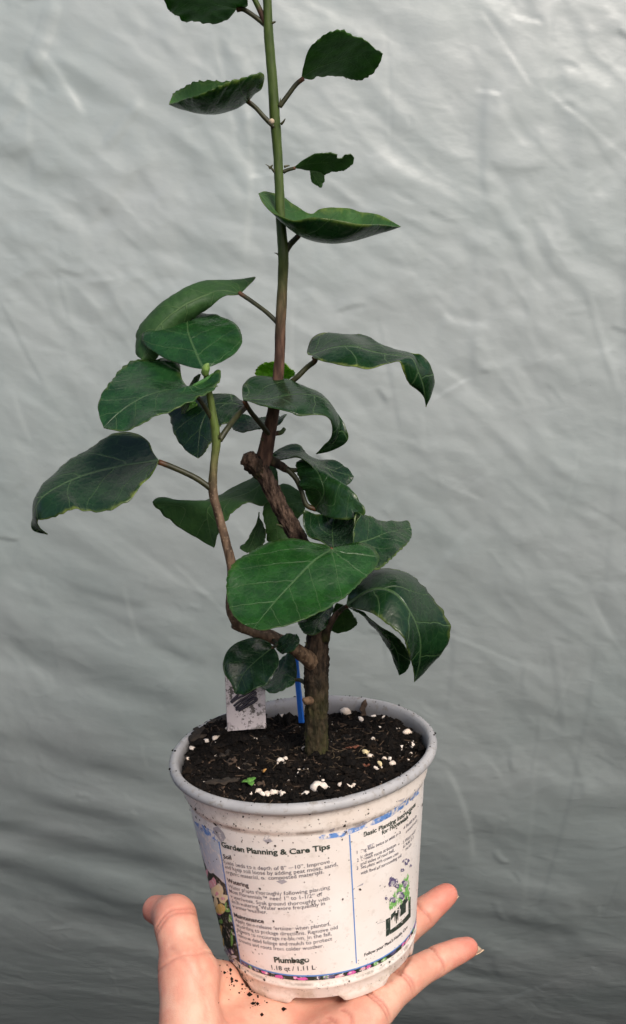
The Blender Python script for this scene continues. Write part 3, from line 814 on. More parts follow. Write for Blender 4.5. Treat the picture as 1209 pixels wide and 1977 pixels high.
# ------------------------------------------------------------ soil and what lies on it (pot frame -> world)
PM = np.array(POT_M)
def to_world(p): return (PM @ np.r_[p, 1.0])[:3]
ZS = H - 0.0066
def soil_h(x, y):
    q = Vector((x * 55, y * 55, 3.1))
    h = ZS + 0.0016 * noise.noise(q) + 0.0010 * noise.noise(q * 3.1) + 0.0006 * noise.noise(q * 8)
    h += 0.0085 * math.exp(-(((x + .045) / .016)**2 + ((y - .026) / .018)**2))      # heap at the back left
    h += 0.0030 * math.exp(-((x - .008)**2 + (y + .002)**2) / .018**2)
    h -= 0.0030 * math.exp(-(((x - .006) / .03)**2 + ((y - .05) / .02)**2))
    return h
def soil_at(px, py):
    o = pot_local(CAMP); d = pot_local(CAMP + ray(px, py)) - o
    z = ZS
    for k in range(6):
        t = (z - o[2]) / d[2]; q = o + d * t; z = soil_h(q[0], q[1])
    r = math.hypot(q[0], q[1])
    if r > .0575: q[0] *= .0575 / r; q[1] *= .0575 / r; z = soil_h(q[0], q[1])
    return np.array([q[0], q[1], z])
def s5(x, y): return soil_at(310 + x / 2.198, 1180 + y / 2.198)
def build_soil():
    nr, na = 46, 150; V = [(0, 0, soil_h(0, 0))]; Fc = []
    for i in range(1, nr + 1):
        r = 0.0598 * i / nr
        for j in range(na):
            a = 6.28318 * j / na; x, y = r * math.cos(a), r * math.sin(a)
            V.append((x, y, soil_h(x, y) if i < nr else soil_h(x, y) - .003))
    for j in range(na):
        Fc.append((0, 1 + j, 1 + (j + 1) % na))
    for i in range(nr - 1):
        for j in range(na):
            k = (j + 1) % na; a = 1 + i * na; b = a + na
            Fc.append((a + j, b + j, b + k, a + k))
    R = random.Random(4)
    octf = ((0, 2, 4), (2, 1, 4), (1, 3, 4), (3, 0, 4), (2, 0, 5), (1, 2, 5), (3, 1, 5), (0, 3, 5))
    for i in range(7000):
        a = R.uniform(0, 6.283); r = 0.0588 * math.sqrt(R.random()); x, y = r * math.cos(a), r * math.sin(a)
        s = min(.0034, 0.00045 * math.exp(abs(R.gauss(0, .75)))); b = len(V)
        c = np.array([x, y, soil_h(x, y) + s * R.uniform(-.1, .6)])
        ax = np.array([R.uniform(.5, 1.5), R.uniform(.5, 1.5), R.uniform(.45, 1.1)])
        al = R.uniform(0, 3.14); ca, sa = math.cos(al), math.sin(al)
        for d in ((1, 0, 0), (-1, 0, 0), (0, 1, 0), (0, -1, 0), (0, 0, 1), (0, 0, -1)):
            v = np.array(d) * ax * s * R.uniform(.6, 1.3)
            V.append(c + np.array([v[0]*ca - v[1]*sa, v[0]*sa + v[1]*ca, v[2]]))
        for f in octf: Fc.append(tuple(b + q for q in f))
    V = [to_world(np.array(v)) for v in V]
    o = link('potting_soil', mesh_np('potting_soil', V, Fc), M['soil'], None, False)
    tag(o, 'loose dark brown potting soil filling the pot around the trunk', 'soil', kind='stuff')
    # straw, splinters and bark crumbs mixed into the soil
    V = []; Fc = []
    for i in range(420):
        a = R.uniform(0, 6.283); r = .057 * math.sqrt(R.random()); x, y = r * math.cos(a), r * math.sin(a)
        L = R.uniform(.001, .0045); w = R.uniform(.00012, .0006); al = R.uniform(0, 3.14); b = len(V); tl = R.uniform(-.5, .5)
        c = np.array([x, y, soil_h(x, y) + .0008]); d = np.array([math.cos(al), math.sin(al), tl]) * L / 2; q = np.array([-math.sin(al), math.cos(al), 0]) * w
        up = np.array([0, 0, w * .7])
        for e in (-1, 1):
            for k in (-q, up, q, -up): V.append(to_world(c + d * e + k * R.uniform(.5, 1.2)))
        for k in range(4): Fc.append((b + k, b + (k + 1) % 4, b + 4 + (k + 1) % 4, b + 4 + k))
        Fc += [(b + 3, b + 2, b + 1, b), (b + 4, b + 5, b + 6, b + 7)]
    o = link('soil_fibres', mesh_np('soil_fibres', V, Fc), flat('brown_fibre', (.058, .035, .020), .85, .7, 260), None, False)
    tag(o, 'brown splinters and fibres mixed into the potting soil', 'soil', kind='stuff')
    # roots
    V = []; Fc = []
    tb = s5(665, 560)
    for i in range(30):
        a = R.uniform(0, 6.283); L = R.uniform(.004, .013); r0 = R.uniform(.006, .03)
        if i < 24: a = R.uniform(-3.0, -.15)
        p = [tb[0] + r0 * math.cos(a), tb[1] + r0 * math.sin(a)]; P = []
        dirn = a + R.gauss(0, 1.6)
        for k in range(5):
            P.append((p[0], p[1], soil_h(*p) + .0009 + .0008 * R.random()))
            p = [p[0] + L / 4 * math.cos(dirn), p[1] + L / 4 * math.sin(dirn)]; dirn += R.gauss(0, .7)
            rr_ = math.hypot(*p)
            if rr_ > .056: p = [q * .056 / rr_ for q in p]
        rad = R.uniform(.00006, .00011)
        m = tube_mesh('r', [to_world(np.array(q)) for q in P], [rad] * 5, 10, 5)
        b = len(V); V += [v.co[:] for v in m.vertices]; Fc += [tuple(b + i for i in pl.vertices) for pl in m.polygons]
        bpy.data.meshes.remove(m)
    o = link('fine_roots', mesh_np('fine_roots', V, Fc), M['root'])
    tag(o, 'thin pale roots and fibres lying on the soil at the trunk', 'roots', kind='stuff')
build_soil()

def lump_mesh(name, seed, n=1):
    R = random.Random(seed); bm = bmesh.new()
    for k in range(n):
        r = 1.0 if k == 0 else R.uniform(.45, .8)
        off = Vector((0, 0, 0)) if k == 0 else Vector((R.uniform(-1.1, 1.1), R.uniform(-1.1, 1.1), R.uniform(-.2, .4)))
        res = bmesh.ops.create_icosphere(bm, subdivisions=2, radius=r)
        st = Vector((R.uniform(.75, 1.3), R.uniform(.75, 1.2), R.uniform(.7, 1.0)))
        for v in res['verts']:
            c = v.co.copy()
            f = 1 + .35 * noise.noise(c * 1.4 + Vector((seed * 3.1, k, 0))) + .22 * noise.noise(c * 3.4 + Vector((k, seed, 0)))
            v.co = Vector((c.x * st.x, c.y * st.y, c.z * st.z)) * f + off
    me = bpy.data.meshes.new(name); bm.to_mesh(me); bm.free(); return me
PERL = [lump_mesh('perlite', i, 1 + i % 4) for i in range(10)]
for i, m in enumerate(PERL): m.materials.append(M['cream' if i == 7 else 'white'])
def perlite():
    R = random.Random(9)
    L = [(135, 585, 15), (125, 575, 10), (230, 530, 15), (193, 550, 11), (355, 618, 10), (512, 642, 17), (530, 628, 12), (588, 690, 7), (570, 705, 6), (545, 722, 6), (535, 740, 6), (590, 673, 6),
         (662, 755, 25), (620, 777, 14), (700, 740, 8), (712, 755, 10), (780, 740, 17), (800, 745, 14), (822, 740, 9), (825, 697, 11), (872, 605, 15), (893, 620, 15), (935, 658, 15), (920, 670, 10), (985, 650, 13), (975, 630, 10), (950, 630, 11),
         (1048, 519, 18), (1072, 578, 17), (1072, 558, 9), (1062, 612, 12), (1020, 580, 9), (1028, 596, 8), (903, 545, 10), (932, 495, 7), (963, 450, 10), (970, 410, 11), (852, 465, 11), (795, 428, 26),
         (840, 400, 8), (509, 440, 16), (522, 400, 9), (729, 372, 7), (720, 381, 6), (722, 484, 8), (384, 778, 13), (410, 775, 16), (432, 778, 13), (455, 778, 12), (485, 776, 17), (520, 782, 14), (400, 748, 11),
         (188, 735, 10), (143, 688, 8), (85, 630, 9), (610, 585, 9), (725, 560, 7), (235, 615, 5), (283, 510, 6), (400, 545, 8), (1010, 455, 9), (1032, 450, 8), (192, 657, 6), (1098, 580, 8), (1050, 635, 7), (905, 500, 5), (610, 672, 5), (690, 720, 6), (690, 505, 5), (955, 540, 5)]
    for i, (x, y, s) in enumerate(L):
        p = s5(x, y); w = to_world(p + np.array([0, 0, s * .00004]))
        o = bpy.data.objects.new('perlite_granule', PERL[7 if (x, y) in ((872, 605), (935, 658)) else R.choice([0, 1, 2, 3, 4, 5, 6, 8, 9])]); COL.objects.link(o)
        for pl in o.data.polygons: pl.use_smooth = True
        k = s / 2.198 * .00024 * 1.0
        o.scale = (k * R.uniform(.85, 1.2), k * R.uniform(.85, 1.2), k * R.uniform(.8, 1.05)); o.location = w
        o.rotation_euler = (R.uniform(-.5, .5), R.uniform(-.5, .5), R.uniform(0, 6.28))
        marks = (('green seedling', 383, 738), ('orange bead', 446, 688), ('blue stake', 600, 450), ('trunk', 665, 590), ('upright bark splinter', 884, 425), ('red bark chip', 815, 580),
                 ('red bark sliver', 862, 660), ('long bark flake', 240, 732), ('white tag', 370, 470), ('large dead leaf', 215, 478), ('narrow bark chip', 300, 640), ('square bark chip', 875, 522))
        near = min(marks, key=lambda q: (q[1] - x)**2 + 4 * (q[2] - y)**2)[0]
        col = 'yellowish' if o.data is PERL[7] else 'white'
        size = 'large ' if s >= 15 else ('tiny ' if s < 8 else 'small ')
        lab = f'{size}{col} perlite granule on the soil, nearest the {near}' if s < 24 else f'biggest of the white perlite granules, nearest the {near}'
        tag(o, lab, 'perlite', 'perlite granules scattered over the soil')
    V = []; Fc = []
    for i in range(80):
        a = R.uniform(0, 6.283); r = .057 * math.sqrt(R.random()); x, y = r * math.cos(a), r * math.sin(a); s = .00018 * math.exp(abs(R.gauss(0, .6))); b = len(V)
        c = np.array([x, y, soil_h(x, y) + .0006])
        for d in ((1, 0, 0), (-1, 0, 0), (0, 1, 0), (0, -1, 0), (0, 0, 1), (0, 0, -1)): V.append(to_world(c + np.array(d) * s * R.uniform(.6, 1.3)))
        for f in ((0, 2, 4), (2, 1, 4), (1, 3, 4), (3, 0, 4), (2, 0, 5), (1, 2, 5), (3, 1, 5), (0, 3, 5)): Fc.append(tuple(b + q for q in f))
    o = link('perlite_dust', mesh_np('perlite_dust', V, Fc), flat('perlite_dust', (.6, .53, .46), .9)); tag(o, 'tiny white perlite bits sprinkled through the soil', 'perlite', kind='stuff')
perlite()

def chip(px, py, ln, wd, rot, mat, lab, tilt=0.1, lift=.0006, curl=.2, up=False, name='bark_chip', cat='bark chip'):
    R = random.Random(int(px * 13 + py)); p = s5(px, py); n, m = 9, 5; V = []; Fc = []
    for i in range(n):
        for j in range(m):
            u = (i / (n - 1) - .5) * ln; w0 = wd * (1 - .55 * abs(2 * i / (n - 1) - 1) ** 2.2)
            v = (j / (m - 1) - .5) * w0 * (1 + .6 * R.uniform(-1, 1) * (abs(j - 2) == 2)); u += ln * .07 * R.uniform(-1, 1)
            z = -curl * (v * v) / wd + noise.noise(Vector((u * 500, v * 500, px))) * .0014
            if up: q = np.array([v * math.cos(rot), v * math.sin(rot), u + ln * .36])
            else: q = np.array([u * math.cos(rot) - v * math.sin(rot), u * math.sin(rot) + v * math.cos(rot), z + lift + tilt * u])
            if up: q += np.array([.25 * u, z, 0])
            V.append(to_world(p + q))
    for i in range(n - 1):
        for j in range(m - 1): Fc.append((i*m + j, (i+1)*m + j, (i+1)*m + j + 1, i*m + j + 1))
    o = link(name, mesh_np(name, V, Fc), M[mat]); md = o.modifiers.new('thick', 'SOLIDIFY'); md.thickness = .0007; md.offset = -.2
    tag(o, lab, cat)
chip(884, 425, .0105, .0030, .1, 'chip', 'brown bark splinter standing upright in the soil near the back rim', up=True)
chip(255, 732, .017, .0060, -.1, 'litter', 'long dark brown bark flake lying flat beside the seedling', .04, .0012)
chip(300, 640, .0078, .0038, 1.2, 'chip', 'narrow brown bark chip on bare soil beside the leaf scraps', .1)
chip(370, 668, .0080, .0050, 1.9, 'litter', 'crumpled dark brown leaf scrap beside the orange fertilizer bead', .15, .001, name='leaf_scrap', cat='leaf scrap')
chip(815, 580, .0062, .0028, -.1, 'redchip', 'reddish bark chip on the soil between trunk and yellowish perlite', .05)
chip(862, 660, .0058, .0022, -.4, 'redchip', 'thin red bark sliver beside the yellowish perlite', .05)
chip(875, 522, .0055, .0034, .1, 'chip', 'small square brown bark chip behind the red chip', .1)
chip(805, 546, .0065, .0026, .2, 'chip', 'small dull brown bark chip right next to the trunk', .1)
chip(265, 592, .0075, .0046, .5, 'litter', 'dark brown leaf scrap between the dead leaves and the narrow chip', .15, .001, name='leaf_scrap', cat='leaf scrap')
chip(215, 478, .017, .0115, .5, 'litter', 'large dead brown leaf on the soil heap beside the white tag', .12, .0022, .35, name='dead_leaf', cat='dead leaf')
chip(150, 540, .0105, .0085, 1.2, 'litter', 'smaller dead brown leaf folded against the rim of the pot', .3, .0022, .3, name='dead_leaf', cat='dead leaf')
chip(410, 742, .0062, .0030, .4, 'chip', 'small brown chip beside the green seedling', .1)
def small_bits():
    p = to_world(s5(446, 688) + np.array([0, 0, .0012]))
    o = link('fertilizer_bead', lump_mesh('bead', 40, 1), M['bead']); o.scale = (.0015,) * 3; o.location = p
    tag(o, 'round orange brown fertilizer bead on the soil', 'bead')
    def sprout(px, py, k, lab):
        root = empty('seedling', to_world(s5(px, py))); tag(root, lab, 'seedling'); base = s5(px, py)
        R = random.Random(px)
        for i in range(4):
            a = R.uniform(0, 6.28); L = k * R.uniform(.7, 1.2); n = 7; V = []; Fc = []
            for q in range(n):
                f = q / (n - 1); c = base + np.array([math.cos(a) * L * f, math.sin(a) * L * f, .0012 + .003 * f * (1.3 - f)])
                wd = L * .32 * math.sin(math.pi * min(1, f * .93 + .05)) ** .7
                s = np.array([-math.sin(a), math.cos(a), 0]) * wd
                V += [to_world(c - s), to_world(c + np.array([0, 0, -.0004])), to_world(c + s)]
            for q in range(n - 1): Fc += [(3*q, 3*q+1, 3*q+4, 3*q+3), (3*q+1, 3*q+2, 3*q+5, 3*q+4)]
            V = [np.array(v) - np.array(root.location) for v in V]
            lf = link('leaf', mesh_np('sprout_leaf', V, Fc), M['sprout'], root); md = lf.modifiers.new('t', 'SOLIDIFY'); md.thickness = .0003
    sprout(383, 738, .0042, 'tiny bright green seedling at the front of the soil')
    sprout(212, 440, .0030, 'tiny green seedling on the dead leaf beside the white tag')
small_bits()

# ------------------------------------------------------------ tags stuck in the soil
def build_tags():
    def slab(name, corners, th, mat, rows=10):
        """corners: bottom-left, bottom-right, top-right, top-left (world)"""
        bl, br, tr_, tl_ = [np.array(c) for c in corners]; n = np.cross(br - bl, tl_ - bl); n /= np.linalg.norm(n)
        bm = bmesh.new(); vs = []
        for s in (0, 1):
            vs.append([bm.verts.new(c + n * th * (s - .5)) for c in (bl, br, tr_, tl_)])
        bm.faces.new(vs[0][::-1]); bm.faces.new(vs[1])
        for i in range(4): bm.faces.new((vs[0][i], vs[0][(i+1) % 4], vs[1][(i+1) % 4], vs[1][i]))
        bmesh.ops.recalc_face_normals(bm, faces=bm.faces[:])
        bmesh.ops.bevel(bm, geom=bm.edges[:], offset=th * .3, segments=1, affect='EDGES')
        me = bpy.data.meshes.new(name); bm.to_mesh(me); bm.free()
        return me, n
    dyb = 22
    B = [at(439, 1412, dyb), at(514, 1406, dyb), at(512, 1318, dyb + 6), at(434, 1296, dyb + 7)]
    me, n = slab('plant_tag', B, .0009, None)
    t = NT('dirty_tag'); v = t.obj()
    c = t.mix(t.ramp(t.noise(60, v, 4), .35, .7), (.42, .37, .375), (.54, .49, .49))
    sp = t.math('MULTIPLY', t.ramp(t.noise(300, v, 5, .75), .49, .55), t.ramp(t.noise(90, v, 3), .36, .52))
    c = t.mix(t.math('MULTIPLY', sp, .95), c, (.03, .022, .016))
    root = empty('plant_tag', (B[0] + B[1]) / 2); tag(root, 'dirt spattered white plastic plant tag with black marker scrawl', 'plant tag')
    me.transform(Matrix.Translation(-Vector(root.location)))
    link('tag_plate', me, t.fin(c, .5), root, False)
    # marker scrawl: loops
    o3 = np.array([0, -.0009, 0]) - np.array(root.location)
    def mark(pts, r=.00062):
        q = []
        fr = n if n[1] < 0 else -n
        for x, y in pts:
            px, py = 420 + x / 4.03, 1220 + y / 4.03
            d = ray(px, py); w = CAMP + d * ((B[0] - CAMP) @ n / (d @ n)); q.append(w + fr * .0007 - np.array(root.location))
        m = tube_mesh('scrawl', q, [r] * len(q), len(q) * 5, 6)
        link('marker_stroke', m, inkm, root)
    inkm = flat('marker_ink', (.018, .014, .022), .5, .2)
    mark([(110, 550), (150, 520), (210, 490), (270, 455), (300, 440)])
    mark([(130, 575), (170, 540), (230, 505), (290, 465), (300, 480), (250, 515), (190, 550), (145, 590)], .0006)
    mark([(145, 605), (200, 575), (250, 535), (295, 512), (308, 522), (280, 548), (230, 575), (170, 612)], .0007)
    mark([(105, 545), (150, 500), (165, 485)], .0006); mark([(200, 560), (215, 520), (240, 500)], .0005)
    B2 = [at(578, 1396, 30), at(587.5, 1396, 27), at(572, 1236, 33), at(563, 1236, 36)]
    me, n2 = slab('blue', B2, .0011, None)
    o = link('plant_stake', me, M['blue'], None, False)
    tag(o, 'narrow bright blue plastic plant stake stuck in the soil behind the trunk', 'plant stake')
build_tags()

# ------------------------------------------------------------ the plant
PR = at(612, 1470, -2)
plant = empty('potted_shrub', PR)
tag(plant, 'small woody shrub with glossy dark green heart shaped leaves growing in the white pot', 'shrub')
def loc(P): return np.asarray(P, float) - PR
def part(name, pts, rpx, mat, n=None, sides=14, rough=0.0, freq=300, parent=None, seed=0, stretch=.25):
    """pts (px, py, dy mm), radii in photo pixels"""
    W = np.array([at(*p) for p in pts]); rad = np.array(rpx, float) * .000253
    me = tube_mesh(name, loc(W), rad, n, sides, rough, freq, seed, stretch=stretch)
    return link(name, me, M[mat], parent or plant)
part('trunk', [(614, 1480, -2), (612, 1452, -2), (611, 1400, -2), (612, 1340, -2), (611, 1280, -1), (612, 1225, 0), (609, 1160, 1), (598, 1090, 1), (577, 1042, 0), (545, 985, -1), (517, 930, -2), (502, 903, -2)],
     [25, 22, 21, 21.5, 23, 20, 18.5, 17, 16, 15, 14.5, 15], 'bark', 240, 56, .17, 1100, stretch=.22)
part('cut_stub', [(506, 915, -2), (490, 896, -4), (478, 884, -6), (474, 880, -6)], [13.5, 15.5, 15, 11], 'bark', 40, 40, .36, 900, seed=3)
part('stem', [(502, 905, -1), (511, 880, 0), (518, 845, 0), (527, 800, 1), (534, 760, 1), (540, 690, 1), (542, 620, 1), (546, 540, 1), (547, 490, 0), (542, 420, 0), (539, 350, 0), (536, 290, 0), (531, 230, -1), (526, 150, -2), (519, 70, -3), (516, 0, -4), (512, -60, -5)],
     [15, 15, 13, 11.5, 10.5, 9.5, 9.5, 9, 9.5, 8.5, 8.2, 8.2, 9.2, 8.4, 8.2, 7.4, 7], 'stem', 170, 18, .06, 500)
part('branch', [(606, 1282, -2), (590, 1268, -8), (560, 1247, -14), (520, 1228, -19), (485, 1216, -23), (462, 1205, -26), (447, 1175, -28), (448, 1130, -28), (447, 1090, -28), (436, 1045, -28), (421, 990, -28), (411, 945, -28), (414, 890, -28), (418, 852, -28), (413, 810, -28), (406, 770, -28), (400, 735, -29), (397, 716, -29)],
     [17, 14.5, 12.5, 12, 11.5, 11.5, 10, 9, 8.5, 8, 7.6, 8, 6.8, 8.2, 7.2, 6, 5.2, 4.5], 'branch', 170, 18, .10, 600)
part('side_twig', [(461, 1204, -26), (455, 1208, -26), (451, 1210, -25)], [11, 9, 5], 'branch', 8, 14, .2, 600)
part('side_twig', [(522, 888, 2), (540, 898, 4), (556, 908, 6)], [9, 8, 6], 'bark', 14, 14, .18, 600)
part('side_twig', [(628, 1235, -3), (634, 1212, -6), (648, 1188, -9), (660, 1177, -11)], [9, 7, 5.5, 4.5], 'bark', 18, 14, .12, 600)
part('side_twig', [(526, 838, 2), (543, 835, 4), (549, 828, 6)], [5, 4.2, 3.5], 'stem', 10, 10, .1)
part('bud', [(600, 1353, -8), (592, 1353, -10), (586, 1351, -11)], [8, 7.5, 4], 'bud', 9, 12, .25, 800)
part('scar_knob', [(524, 236, -6), (525, 234, -9)], [5, 4.6], 'cut', 5, 12, .05)
part('growing_tip', [(396, 722, -30), (398, 710, -32), (402, 702, -33)], [6, 6.5, 2], 'shoot', 9, 10, .2, 900)
part('young_leaf_bud', [(401, 745, -30), (408, 748, -32), (421, 745, -33)], [3, 2, .8], 'shoot', 6, 8)
for a, b in (((543, 240, -3), (551, 229, -5)), ((539, 205, -3), (541, 189, -4)), ((530, 332, -2), (513, 317, -4)), ((520, 325, -3), (527, 318, -4)), ((549, 322, 0), (560, 320, 1)), ((540, 495, 0), (530, 488, -1)), ((525, 45, -4), (533, 42, -5)), ((424, 846, -30), (423, 832, -32)), ((508, 850, -3), (503, 846, -4)), ((545, 1018, -10), (533, 1012, -14)), ((612, 1240, 0), (600, 1235, -2)), ((592, 1246, -9), (588, 1240, -11))):
    part('stipule', [a, tuple((np.array(a) + b) / 2 + (1.5, -1, 0)), b], [2.4, 1.6, .5], 'thorn', 6, 6)

LEAF_N = [0]
def leaf(Lp, Mp, Rp, conv=None, under=False, tint=(1, 1, 1), yellow=.15, teeth=.05, nt=17, pet=None, petr=(4.6, 4, 4.2), lab=None, smooth=True, wave=.0007):
    LEAF_N[0] += 1; k = LEAF_N[0]
    cv = (lambda p: p) if conv is None else (lambda p: (conv[0] + p[0] / conv[2], conv[1] + p[1] / conv[2], p[2] if len(p) > 2 else 0))
    nu, nv = 100, 9
    def curve(P, n):
        W = np.array([at(*cv(p)) for p in P])
        if smooth: return catmull(W, n)
        d = np.r_[0, np.cumsum(np.linalg.norm(np.diff(W, axis=0), axis=1))]; u = np.linspace(0, d[-1], n)
        return np.stack([np.interp(u, d, W[:, i]) for i in range(3)], 1)
    base, tip = Mp[0], Mp[-1]
    L = curve([base] + list(Lp) + [tip], nu); R = curve([base] + list(Rp) + [tip], nu); C = curve(Mp, nu)
    # orientation: the side that carries the upper skin
    nrm = np.cross((R - L), np.gradient(C, axis=0)).mean(0)
    faces_cam = nrm @ (CAMP - C.mean(0)) > 0
    if faces_cam == under: L, R = R, L
    rn = np.random.default_rng(k)
    ph = rn.uniform(0, 6.28, 6)
    u = np.linspace(0, 1, nu)
    a = (L - C); b = (R - C)
    la = np.linalg.norm(a, axis=1) + 1e-9; lb = np.linalg.norm(b, axis=1) + 1e-9
    env = np.clip(u * 6, 0, 1) * np.clip((1 - u) * 8, 0, 1)
    for arr, l, p0 in ((a, la, ph[0]), (b, lb, ph[1])):
        warp = u * nt + .5 * np.sin(u * 9 + p0); fr = warp - np.floor(warp)
        tooth = np.where(fr < .75, fr / .75, (1 - fr) / .25) - .5
        amp = teeth * np.clip((u - .22) * 3.5, 0, 1) * env * (0.6 + .8 * np.abs(np.sin(u * 17 + p0)))
        arr *= (1 + amp * tooth + .012 * env * np.sin(u * 23 + p0))[:, None]
    T = b / lb[:, None] - a / la[:, None]; T /= np.linalg.norm(T, axis=1)[:, None] + 1e-9
    rows = []
    vv = np.concatenate([-np.linspace(1, 0, nv + 1)[:-1], np.linspace(0, 1, nv + 1)])
    vv = np.sign(vv) * (1 - (1 - np.abs(vv)) ** 1.25)
    P = np.zeros((nu, len(vv), 3)); X = np.zeros((nu, len(vv)))
    for j, v in enumerate(vv):
        s = abs(v)
        if v < 0: P[:, j] = C + 2*s*(1-s) * (-T * la[:, None] * .5) + s*s * a; X[:, j] = -s * la
        else: P[:, j] = C + 2*s*(1-s) * (T * lb[:, None] * .5) + s*s * b; X[:, j] = s * lb
    ln = np.r_[0, np.cumsum(np.linalg.norm(np.diff(C, axis=0), axis=1))]; LEN = ln[-1]
    # project each point on the midrib direction so that basal lobes get negative lengths
    Cd = np.gradient(C, axis=0); Cd /= np.linalg.norm(Cd, axis=1)[:, None] + 1e-9
    along = ln[:, None] + np.einsum('ijk,ik->ij', P - C[:, None, :], Cd)
    perp = P - C[:, None, :] - np.einsum('ijk,ik->ij', P - C[:, None, :], Cd)[..., None] * Cd[:, None, :]
    xs = np.sign(vv)[None, :] * np.linalg.norm(perp, axis=2)
    scale = max(LEN, .75 * (la.max() + lb.max()))
    U = xs / scale; Vv = along / scale
    # normals and gentle waves
    Pu = np.gradient(P, axis=0); Pv = np.gradient(P, axis=1); Nn = np.cross(Pv, Pu); Nn /= np.linalg.norm(Nn, axis=2)[..., None] + 1e-12
    S = np.array([[noise.noise(Vector((U[i, j] * 3.2 + k * 5, Vv[i, j] * 3.2, k))) + .5 * noise.noise(Vector((U[i, j] * 8 + k, Vv[i, j] * 8, k * 3))) for j in range(len(vv))] for i in range(nu)])
    aw = np.abs(vv)[None, :]
    S = S * (0.35 + 1.3 * aw**2) * np.clip(np.minimum(u, 1 - u) * 8, 0, 1)[:, None]
    rip = .35 * np.sin((Vv - .7 * np.abs(U)) * 26 + .8) * aw * (1 - aw) * 2 * env[:, None]
    P = P + Nn * (S * wave * 1.5 + rip * wave * .8)[..., None]
    V = loc(P.reshape(-1, 3)); m = len(vv); Fc = []
    for i in range(nu - 1):
        for j in range(m - 1): Fc.append((i*m + j, i*m + j + 1, (i+1)*m + j + 1, (i+1)*m + j))
    me = mesh_np('leaf', V, Fc)
    uvl = me.uv_layers.new(name='leaf'); vi = np.zeros(len(me.loops), int); me.loops.foreach_get('vertex_index', vi)
    uvl.data.foreach_set('uv', np.stack([U.ravel()[vi], Vv.ravel()[vi]], 1).ravel())
    e = np.broadcast_to(aw, U.shape).copy(); e = np.maximum(e, np.clip((u - .9) * 10, 0, 1)[:, None])
    at_ = me.attributes.new('edge', 'FLOAT', 'POINT'); at_.data.foreach_set('value', e.ravel())
    me.materials.append(M['leaf']); me.materials.append(M['under'])
    o = link('leaf', me, None, plant)
    md = o.modifiers.new('blade', 'SOLIDIFY'); md.thickness = .00042; md.offset = -1; md.material_offset = 1; md.material_offset_rim = 0
    o.color = (*tint, yellow)
    if lab: o['label'] = lab
    if pet:
        W = [at(*p) for p in pet] + [at(*cv(base))]
        rr_ = np.interp(np.linspace(0, 1, len(W)), [0, .5, 1], petr) * .000253
        tip_dir = C[3] - C[0]; tip_dir /= np.linalg.norm(tip_dir) + 1e-9
        W[-1] = W[-1] + tip_dir * .0006 - Nn[2, nv] * rr_[-1] * .8
        link('petiole', tube_mesh('petiole', loc(np.array(W)), rr_, 26, 10, .05, 500), M['petiole'], o)
    return o

A1 = (250, 0, 2.015); A2 = (30, 500, 2.418); A3 = (400, 500, 2.418); A4 = (280, 850, 1.95); A5 = (310, 1180, 2.198)
# top of the stem
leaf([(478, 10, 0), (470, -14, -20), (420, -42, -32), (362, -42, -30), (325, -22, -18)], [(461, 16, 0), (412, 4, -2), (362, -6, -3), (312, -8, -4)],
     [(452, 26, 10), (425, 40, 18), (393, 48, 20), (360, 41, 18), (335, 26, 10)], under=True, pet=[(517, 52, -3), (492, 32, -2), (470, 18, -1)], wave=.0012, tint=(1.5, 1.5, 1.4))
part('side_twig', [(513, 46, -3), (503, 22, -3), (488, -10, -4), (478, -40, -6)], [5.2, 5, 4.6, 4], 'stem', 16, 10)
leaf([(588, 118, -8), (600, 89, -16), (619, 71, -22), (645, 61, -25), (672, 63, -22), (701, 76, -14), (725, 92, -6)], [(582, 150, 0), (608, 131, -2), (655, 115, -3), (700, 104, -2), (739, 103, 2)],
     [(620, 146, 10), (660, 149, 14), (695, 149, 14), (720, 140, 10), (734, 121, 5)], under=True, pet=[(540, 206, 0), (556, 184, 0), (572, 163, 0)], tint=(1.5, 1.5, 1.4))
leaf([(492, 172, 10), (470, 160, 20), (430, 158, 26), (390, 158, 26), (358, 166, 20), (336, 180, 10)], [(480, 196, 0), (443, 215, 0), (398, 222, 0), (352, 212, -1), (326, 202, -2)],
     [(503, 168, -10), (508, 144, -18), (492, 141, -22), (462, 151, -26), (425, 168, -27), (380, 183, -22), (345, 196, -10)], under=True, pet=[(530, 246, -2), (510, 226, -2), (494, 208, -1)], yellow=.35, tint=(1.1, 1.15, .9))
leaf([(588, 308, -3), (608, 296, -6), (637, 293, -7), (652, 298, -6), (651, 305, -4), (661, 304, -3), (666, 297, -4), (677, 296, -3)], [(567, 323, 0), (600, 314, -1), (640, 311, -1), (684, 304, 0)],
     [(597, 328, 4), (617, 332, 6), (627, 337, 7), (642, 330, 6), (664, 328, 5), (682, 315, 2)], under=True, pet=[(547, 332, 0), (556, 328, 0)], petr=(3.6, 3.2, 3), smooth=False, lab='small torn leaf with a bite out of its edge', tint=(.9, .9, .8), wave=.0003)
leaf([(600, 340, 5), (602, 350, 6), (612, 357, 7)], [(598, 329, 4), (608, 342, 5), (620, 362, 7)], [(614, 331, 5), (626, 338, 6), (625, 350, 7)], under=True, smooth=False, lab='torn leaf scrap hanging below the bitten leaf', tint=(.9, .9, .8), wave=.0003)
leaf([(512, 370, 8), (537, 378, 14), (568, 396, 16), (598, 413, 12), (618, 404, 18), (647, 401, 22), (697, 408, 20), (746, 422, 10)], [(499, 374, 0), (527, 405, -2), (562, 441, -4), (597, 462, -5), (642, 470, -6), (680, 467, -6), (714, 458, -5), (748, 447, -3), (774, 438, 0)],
     [(508, 392, -8), (538, 413, -20), (568, 424, -25), (602, 424, -28), (647, 428, -28), (697, 431, -24), (741, 437, -12)], under=True, yellow=.5, teeth=.006, tint=(1, 1.05, .95))
